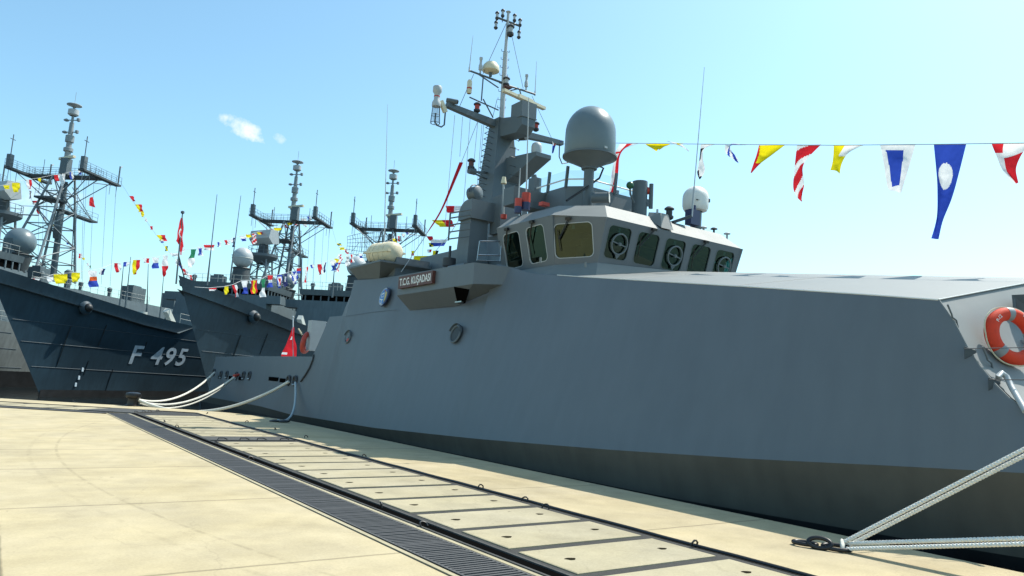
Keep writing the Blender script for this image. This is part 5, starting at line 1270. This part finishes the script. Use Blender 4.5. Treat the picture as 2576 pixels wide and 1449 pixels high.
# ------------------------------------------------------------------ flags
def pat(kind,*c):
    "colour key as a function of (u along the line, v down the flag)"
    if kind=='solid': return lambda u,v:c[0]
    if kind=='vh': return lambda u,v:c[min(len(c)-1,int(u*len(c)))]
    if kind=='hh': return lambda u,v:c[min(len(c)-1,int(v*len(c)))]
    if kind=='cross': return lambda u,v:c[1] if abs(u-.5)<.15 or abs(v-.45)<.10 else c[0]
    if kind=='x': return lambda u,v:c[1] if abs(u-v)<.16 or abs(u+v-1)<.16 else c[0]
    if kind=='border': return lambda u,v:c[1] if .24<u<.76 and .16<v<.84 else c[0]
    if kind=='border3': return lambda u,v:(c[2] if .40<u<.60 and .3<v<.70 else c[1]) if .22<u<.78 and .14<v<.86 else c[0]
    if kind=='disc': return lambda u,v:c[1] if ((u-.5)/.36)**2+((v-.42)/.17)**2<1 else c[0]
    if kind=='diag': return lambda u,v:c[1] if v>.25+u*.75 else c[0]
    if kind=='diagrev': return lambda u,v:c[0] if u>(v*1.15-.02) else c[1]
    if kind=='stripes': return lambda u,v:c[int(v*5+u*1.6)%2]
    if kind=='quarter': return lambda u,v:c[(int(u*2)+int(v*2))%2]
    if kind=='dots': return lambda u,v:c[1] if (int(u*6)%2 and int(v*6)%2) else c[0]
def flag_mesh(A,B,D,Cc,pt,nu=8,nv=14,wob=.05,ph=0.0,curl=0.0,side=None):
    "A,B top corners on the line; D,Cc lower corners below A and B"
    A,B,D,Cc=map(Vector,(A,B,D,Cc)); n=(B-A).cross(D-A)
    n=n.normalized() if n.length>1e-6 else V3(0,1,0)
    L=(D-A).length; rows=[]
    for j in range(nv+1):
        v=j/nv; row=[]
        for i in range(nu+1):
            u=i/nu; p=mix(mix(A,B,u),mix(D,Cc,u),v)
            w_=wob*L*v**.7*(math.sin(5.5*v+3.2*u+ph)+.5*math.sin(11*v-6*u+2*ph))+curl*L*v*v*math.sin(ph+2.5*u)
            row.append(p+n*w_)
        rows.append(row)
    b=MB()
    for j in range(nv):
        for i in range(nu):
            b.m(FC[pt((i+.5)/nu,(j+.5)/nv)]); b.face([rows[j][i],rows[j][i+1],rows[j+1][i+1],rows[j+1][i]])
    return b
def flag(A,B,D,Cc,pt,label,cat='signal flag',grp=None,name='signal_flag',**k):
    o=flag_mesh(A,B,D,Cc,pt,**k).build(name,None,None,60)
    return setp(o,label,cat,grp)
# the long dressing line to the bow: plane X = 15
LX=15.0
def L(px,py): return at(px,py,X=LX)
G='signal flags on the line above the foredeck'
def bigflag(tl,tr,br,bl,pt,label,**k): flag(L(*tl),L(*tr),L(*bl),L(*br),pt,label,grp=G,**k)
pts=[at(1414,362,Y=YM),L(1550,360),L(1800,363),L(2100,365.5),L(2350,363),L(2576,360)]
d_=(pts[-1]-pts[-2]); pts+=[pts[-1]+d_*.9,V3(14.2,-8,5.2),V3(14.1,-18.6,5.6)]
b=MB(); b.tube(pts,.009,5); setp(b.build('dressing_line',M['pale_grey']),'thin dressing line from the yard arm over the foredeck to the bow','line','dressing lines')
b=MB(); b.tube([V3(14.1,-18.6,2.5),V3(14.1,-18.6,6)],.05,8); b.build('jackstaff',M['mast_grey'],ship)
def q8(x,y): return L(1475.8+x*.42706,322+y*.42706)
def curve(P,v):
    "smooth polyline"
    n=len(P)-1; t=v*n; i=min(n-1,int(t)); f=t-i
    p0=P[max(0,i-1)];p1=P[i];p2=P[i+1];p3=P[min(n,i+2)]
    return (p1*2+(p2-p0)*f+(p0*2-p1*5+p2*4-p3)*f*f+(p1*3-p0-p2*3+p3)*f*f*f)*.5
def bigflag(Lp,Rp,pt,label,nu=16,nv=30,wob=.06,ph=0.,fn=q8):
    A=[fn(*p) for p in Lp]; B=[fn(*p) for p in Rp]; rows=[]
    rd=random.Random(int(ph*100)); 
    ln=sum((b-a).length for a,b in zip(A,A[1:]))
    for j in range(nv+1):
        v=j/nv; a=curve(A,v); b=curve(B,v); row=[]
        for i in range(nu+1):
            u=i/nu; p=mix(a,b,u)
            d=wob*ln*(v**.6)*(math.sin(6*v+4*u+ph)+.45*math.sin(13*v-7*u+1.7*ph))+.35*(b-a).length*math.sin(math.pi*u)*math.sin(3*v+ph)*min(1,v*3)
            row.append(p+V3(d*.8,d*.6,0))
        rows.append(row)
    m=MB()
    for j in range(nv):
        for i in range(nu):
            m.m(FC[pt((i+.5)/nu,(j+.5)/nv)]); m.face([rows[j][i],rows[j][i+1],rows[j+1][i+1],rows[j+1][i]])
    return setp(m.build('signal_flag',None,None,60),label,'signal flag',G)
fy=lambda x,y:at(x,y,Y=YM-.1)
bigflag([(1378,350),(1385,348),(1391,362),(1388,386)],[(1413,358),(1410,352),(1400,360),(1393,384)],lambda u,v:'b' if v<.16 or v>.72 else 'w' if u<.3 or u>.75 else 'r','red, white and blue flag curled round the yard arm beside the grey dome',ph=.5,fn=fy)
bigflag([(195,93),(172,140),(156,220),(143,310),(130,390)],[(305,92),(228,120),(192,170),(184,280),(154,388)],lambda u,v:'r' if (.38<u<.66 if v<.30 else u>.42) or .26<v<.31 else 'w','long white pennant with a red cross hanging beside the grey dome',nv=40,wob=.03,ph=1)
bigflag([(345,94),(362,108),(395,128),(412,133)],[(520,92),(485,96),(460,112),(428,131)],pat('solid','y'),'all yellow flag furled along the line right after the red cross pennant',ph=2,wob=.1)
bigflag([(470,76),(500,84),(560,112),(602,134)],[(600,98),(560,92),(585,115),(603,136)],lambda u,v:'b' if u<.15 and v<.3 else 'w' if v>.4 or u<.5 else 'y','thin white and yellow flag streaming level beside the yellow one',ph=.2,wob=.06)
bigflag([(672,98),(668,150),(660,215),(651,262),(664,302)],[(765,95),(694,120),(685,180),(697,250),(668,304)],lambda u,v:'k' if (u<.45 and .12<v<.45) or v>.90 or (u<.25 and v>.7) else 'w','white and black pennant hanging beside the tall whip aerial',ph=2.2,wob=.03)
bigflag([(815,100),(817,140),(845,170),(895,209)],[(950,101),(860,92),(848,125),(890,178)],lambda u,v:('b' if .45<u<.8 else 'w') if v<.33 else 'b' if (int(v*6+u*.8)%2) else 'w','white and blue flag twisted to the right of the whip aerial',ph=4,wob=.05)
bigflag([(1015,102),(1003,150),(985,205),(965,262)],[(1170,100),(1090,160),(1028,205),(972,266)],lambda u,v:'r' if u<.02+v*.36 or v>.66 else 'y','red and yellow diagonal pennant blown to the left',ph=.8,wob=.03,nu=24)
bigflag([(1238,100),(1232,160),(1222,260),(1217,350),(1240,405),(1266,434)],[(1382,97),(1300,180),(1272,240),(1281,330),(1270,390),(1269,437)],lambda u,v:'w' if (v*2.9+u*.62)%1.0<.40 and v<.95 else 'r','long red and white slanting striped pennant',ph=3,nv=50,nu=20,wob=.025)
bigflag([(1455,100),(1453,160),(1446,210),(1436,246)],[(1640,97),(1545,145),(1505,205),(1490,272)],lambda u,v:'w' if u>.38 and v<.34+.1*u else 'y','yellow and white half folded flag',ph=1.4,wob=.04)
bigflag([(1729,102),(1745,190),(1768,330),(1788,370)],[(1937,99),(1912,190),(1878,300),(1852,386)],lambda u,v:'b' if .13+.12*v<u<.70-.05*v and .13<v<.80 else 'w','white bordered flag with a blue centre',ph=2.6,nu=36,nv=50,wob=.015)
bigflag([(2045,98),(2058,230),(2066,360),(2061,520),(2030,650)],[(2236,95),(2192,270),(2150,420),(2098,550),(2072,656)],lambda u,v:'w' if ((u-.47)/.33)**2+((v-.305)/.128)**2<1 else 'b','long blue pennant with a white disc',ph=.3,nu=44,nv=110,wob=.012)
bigflag([(2385,92),(2418,175),(2455,262),(2528,328)],[(2640,88),(2580,130),(2530,240),(2542,325)],lambda u,v:'r' if (u<.30 and v<.25) or (v>.36 and u>.30) else 'w','red and white quartered flag at the edge of the picture',ph=1.1,nu=24,wob=.03)
# Turkish ensigns
def crescent(u,v,cx,cy,r,asp):
    du=(u-cx)*asp; dv=v-cy
    if du*du+dv*dv<r*r and (du)**2+(dv-r*.28)**2>(r*.80)**2: return True
    du=(u-cx)*asp; dv=v-(cy+r*1.15)
    return du*du+dv*dv<(r*.34)**2
GE='red national flags with white crescent'
st0=at(742,897,X=13.6); st1=at(737,800,X=13.6)
b=MB(); b.tube([st0-V3(0,0,.8),st1],.035,8); b.lathe(st1,[(.03,0),(.07,.04),(.05,.10),(.001,.12)],n=10); b.build('ensign_staff',M['pale_grey'],ship)
a=at(738,824,X=13.6); 
flag(at(736,822,X=13.6),at(740,823,X=13.6),at(709,897,X=13.5),at(746,899,X=13.6),lambda u,v:'w' if (.32<u<.62 and .33<v<.44 and u+v>.75) or (abs(u-(.16+.3*(v-.86)*0))<.16*(1.0) and .84<v<.93 and u<.34-.9*(v-.84)) else 'r','bright red ensign with white crescent hanging over the patrol ship stern','flag',GE,'ensign',nu=20,nv=28,wob=.03,ph=.4)
A_=on_plane(456,548,FC_); 
flag(on_plane(455,548,FC_),on_plane(460,548,FC_),on_plane(441,606,FC_),on_plane(462,622,FC_),lambda u,v:'w' if (abs(((u-.55)/.36)**2+((v-.58)/.15)**2-1)<.42 and u<.66) else 'r','dark red flag with white crescent on the jackstaff of the frigate','flag',GE,'ensign',nu=14,nv=26,wob=.04,ph=.4)
flag(on_plane(452,608,FC_),on_plane(461,610,FC_),on_plane(453,640,FC_),on_plane(457,642,FC_),pat('solid','r'),'trailing lower tip of the dark red jack, hanging loose','flag',GE,'ensign',wob=.04,nv=6,nu=3)
flag(on_plane(226,497,FA),on_plane(233,495,FA),on_plane(223,517,FA),on_plane(240,522,FA),pat('solid','r'),'small red flag on the after mast platform of the frigate behind','flag',GE,'ensign',wob=.05,ph=.4)
# commission pennant
cpX=13.4
p0_=z4(385,1380,.3); q0=at(805+900*.29623,375.6+730*.29623,Y=YM+.3)
b=MB(); n_=30; rows=[]
for i in range(n_+1):
    t=i/n_; c=mix(p0_,q0,t)-V3(0,0,.25*math.sin(math.pi*t)); w_=.085*(1-t*.85); rows.append([c+V3(-w_*.9,0,.03*math.sin(9*t)),c+V3(w_*.9,.03*math.sin(7*t),0.02)])
b.grid(rows); o=b.build('pennant',FC['r'],None,60); setp(o,'long narrow red pennant slanting down from the mast halyard','pennant')
b=MB(); e=at(805+690*.29623,375.6+1040*.29623,Y=YM+.3); b.tube([z4(520,1040),p0_],.010,4); b.tube([q0,e],.012,4); setp(b.build('pennant_line',M['pale_grey']),'thin line holding the long red pennant down to the deck','line','dressing lines')
# far lines of small flags: (x,y) of the upper corner, width and drop in picture pixels, lean, pattern
W_=dict(rw=pat('vh','r','w'),wr=pat('vh','w','r'),hrw=pat('hh','r','w'),hwr=pat('hh','w','r'),y=pat('solid','y'),r=pat('solid','r'),w=pat('solid','w'),wb=pat('hh','w','b'),bw=pat('vh','b','w'),yr=pat('vh','y','r'),hyr=pat('hh','y','r'),yb=pat('hh','y','b'),gw=pat('hh','g','w'),yk=pat('quarter','y','k'),rwb=pat('hh','r','w','b'),ryr=pat('vh','r','y','r'),wxb=pat('x','b','w'),bor=pat('border3','b','w','r'),dis=pat('disc','n','w'),dots=pat('dots','w','k'),str=pat('stripes','r','w'),rk=pat('vh','r','k'),wg=pat('vh','w','g'),wrb=pat('hh','w','o','b'),n=pat('solid','n'),wn=pat('vh','w','n'),rb=pat('hh','r','b'),wb2=pat('border','w','b'))
DESC=dict(rw='red and white halved',wr='white and red halved',hrw='red over white',hwr='white over red',y='plain yellow',r='plain red',w='plain white',wb='white over blue',bw='blue and white halved',yr='yellow and red halved',hyr='yellow over red',yb='yellow over blue',gw='green over white',yk='yellow and black chequered',rwb='red, white and blue banded',ryr='red and yellow striped',wxb='navy with white saltire',bor='blue bordered with red centre',dis='navy with white disc',dots='white with black dots',str='red and white striped',rk='red and black halved',wg='white and green halved',wrb='white, orange and blue banded',n='plain navy',wn='white and navy halved',rb='red over blue',wb2='white bordered blue')
def string(items,fn,where,grp,ends=None,line=True):
    rnd=random.Random(len(items)*7+3); pts=[]; seen={}
    for k,(x,y,w_,h_,ln,p) in enumerate(items):
        A=fn(x,y); B=fn(x+w_,y+ (items[k][6] if len(items[k])>6 else 0)) if False else fn(x+w_,y)
        D=fn(x+ln+w_*.05,y+h_); Cc=fn(x+ln+w_*.8,y+h_*.95)
        lab='%s flag on %s'%(DESC[p],where); n_=seen.get(p,0)+1; seen[p]=n_
        if sum(1 for q in items if q[5]==p)>1: lab='%s %s flag on %s'%(('first','second','third','fourth','fifth','sixth')[n_-1],DESC[p],where)
        flag(A,B,D,Cc,W_[p],lab,grp=grp,nu=6,nv=8,wob=.09,ph=rnd.uniform(0,6)); pts.append((x,y)); 
    if line:
        ex=([ends[0]] if ends else [])+pts+([items[-1][:2]] if False else [])+([ends[1]] if ends else [])
        P=[fn(*q) for q in ex]; b=MB(); b.tube(P,.016,4); setp(b.build('dressing_line',M['pale_grey']),'thin dressing line of flags: '+where,'line','dressing lines')
fa=lambda x,y:on_plane(x,y,FA); fb=lambda x,y:on_plane(x,y,FB); fc=lambda x,y:on_plane(x,y,FC_)
fbp=lambda x,y:on_plane(x,y,FB,1.0)
# bow line of the numbered frigate
string([(72,701,30,10,0,'rw'),(117,696,17,14,3,'w'),(134,690,36,24,4,'y'),(180,686,22,24,0,'y'),(221,681,24,42,4,'wrb'),(252,676,14,16,-4,'wn'),(287,662,18,24,3,'rw'),(311,659,16,12,-2,'bw'),(335,654,18,38,-4,'yr'),(360,650,16,12,2,'wr'),(383,648,18,28,0,'wb'),(410,643,13,54,-3,'hwr'),(425,637,24,8,8,'w'),
  (452,628,14,5,0,'bw'),(480,627,14,46,-8,'gw'),(496,622,14,22,3,'wb2'),(512,616,28,14,2,'hrw'),(547,609,10,12,0,'bw'),(564,604,14,12,3,'rw'),(580,602,10,10,0,'w'),(586,598,5,24,0,'n'),(603,594,16,13,4,'wb'),(617,590,14,8,4,'y'),(634,588,11,26,1,'str'),(645,584,18,6,4,'yr'),(665,580,8,14,0,'bw'),(676,577,12,9,2,'wr'),(688,573,20,8,2,'y'),(712,565,9,9,3,'wr'),(722,560,14,7,2,'y'),(738,556,14,11,3,'rw'),(756,550,14,22,8,'w'),(772,545,10,10,4,'bw')],fb,'the bow line of frigate F 495','signal flags on the bow line of the numbered frigate',((-40,720),(790,540)))
string([(438,598,6,8,0,'r'),(846,612,12,6,4,'yk'),(853,622,14,7,2,'y'),(866,627,8,12,6,'rw'),(852,640,8,8,-3,'wr'),(845,652,10,6,-2,'hyr')][1:],lambda x,y:on_plane(x,y,FB,-2),'the after line of frigate F 495','signal flags on the after lines of the frigates',((832,560),(842,664)))
string([(325,493,10,14,8,'r'),(340,514,16,20,8,'yr'),(354,532,8,14,2,'y'),(363,548,6,10,3,'w'),(377,569,7,9,2,'r'),(393,591,22,16,10,'yr'),(403,603,8,8,2,'wb'),(414,619,8,13,2,'yk'),(440,652,12,18,4,'wn'),(450,666,10,12,4,'bw'),(457,676,14,16,8,'rw'),(470,692,12,14,6,'wr')],lambda x,y:on_plane(x,y,FA,1),'the after line sloping down from the lattice mast','signal flags on the after lines of the frigates',((303,458),(484,706)))
string([(8,466,16,10,3,'y'),(30,460,20,24,2,'y'),(66,452,14,24,2,'wr'),(95,448,8,10,2,'y'),(135,440,22,16,4,'rw'),(156,438,9,30,-4,'w'),(174,433,10,18,3,'bw'),(196,428,10,12,2,'wb')],lambda x,y:on_plane(x,y,FA,3),'the forward line reaching the lattice mast','signal flags on the forward line of the frigate behind',((-30,474),(212,425)))
string([(74,480,5,20,0,'str'),(80,505,14,10,3,'hrw'),(90,520,10,18,4,'rk'),(107,545,8,10,2,'bw'),(122,558,12,12,4,'y'),(168,605,5,10,0,'wb'),(184,625,6,10,0,'n'),(198,638,10,12,0,'rw'),(206,648,7,6,2,'y'),(218,662,6,8,0,'w'),(224,668,5,8,0,'wg')],lambda x,y:on_plane(x,y,FA,-3),'the steep line crossing the lattice mast','signal flags on the after lines of the frigates',((60,455),(236,684)))
# bow line of the third frigate
def q2(x,y): return (402.5+x*.25925,375.6+y*.25925)
it=[(475,1345,75,30,0,'hrw'),(625,1330,40,80,0,'y'),(700,1315,45,120,30,'rw'),(790,1275,58,130,15,'wb'),(885,1272,60,130,0,'ryr'),(985,1258,42,180,-8,'gw'),(1045,1222,52,120,0,'rwb'),(1135,1220,52,130,0,'bor'),(1205,1205,34,130,-4,'dis'),(1275,1185,58,125,12,'wxb'),(1325,1155,58,52,0,'rb'),(1410,1140,28,160,-15,'wr'),(1458,1120,36,36,8,'bw'),(1528,1115,40,105,10,'r'),(1592,1098,24,110,-20,'wn'),(1645,1075,60,105,20,'wb'),(1690,1060,34,80,8,'yb'),(1745,1045,32,150,-40,'str'),(1800,1030,40,105,4,'dots'),(1848,1020,30,80,8,'rw')]
string([(*q2(x,y),w_*.259,h*.259,l*.259,p) for x,y,w_,h,l,p in it]+[(902,638,10,12,2,'wb'),(928,632,9,10,2,'str'),(988,600,12,14,0,'yk'),(1000,594,10,14,2,'rw'),(1010,588,9,10,2,'w'),(1019,582,12,9,3,'bw')],lambda x,y:on_plane(x,y,FC_,2),'the bow line of the frigate by the stern','signal flags on the bow line of the frigate beyond the stern',((490,722),(1034,574)))
# after line of the patrol ship
def q3(x,y): return (805+x*.29623,375.6+y*.29623)
it=[(1065,480,150,60,10,'rw'),(948,600,170,60,60,'yr'),(1350,318,40,70,8,'hyr'),(940,765,150,60,-10,'wb'),(905,738,50,40,20,'r'),(920,795,40,35,10,'yk'),(910,850,40,28,0,'wr'),(960,860,50,80,-15,'yk'),(800,905,130,70,-20,'y'),(945,940,30,70,20,'rw'),(745,960,40,38,0,'bw'),(775,985,90,40,20,'wb'),(775,862,28,42,0,'hyr')]
string([(*q3(x,y),w_*.296,h*.296,l*.296,p) for x,y,w_,h,l,p in it],lambda x,y:at(x,y,Y=26),'the after line behind the patrol ship trunk','signal flags behind the vent trunk',line=False)
b=MB(); P=[at(*q3(x,y),Y=26) for x,y in ((1290,300),(1240,480),(1180,600),(1090,740),(1010,830),(930,930),(860,1010))]; b.tube(P,.012,4); setp(b.build('dressing_line',M['pale_grey']),'thin dressing line falling aft behind the vent trunk','line','dressing lines')

for o in list(col.objects):
    if o.parent is None and 'category' in o and 'kind' not in o: o['kind']='thing'
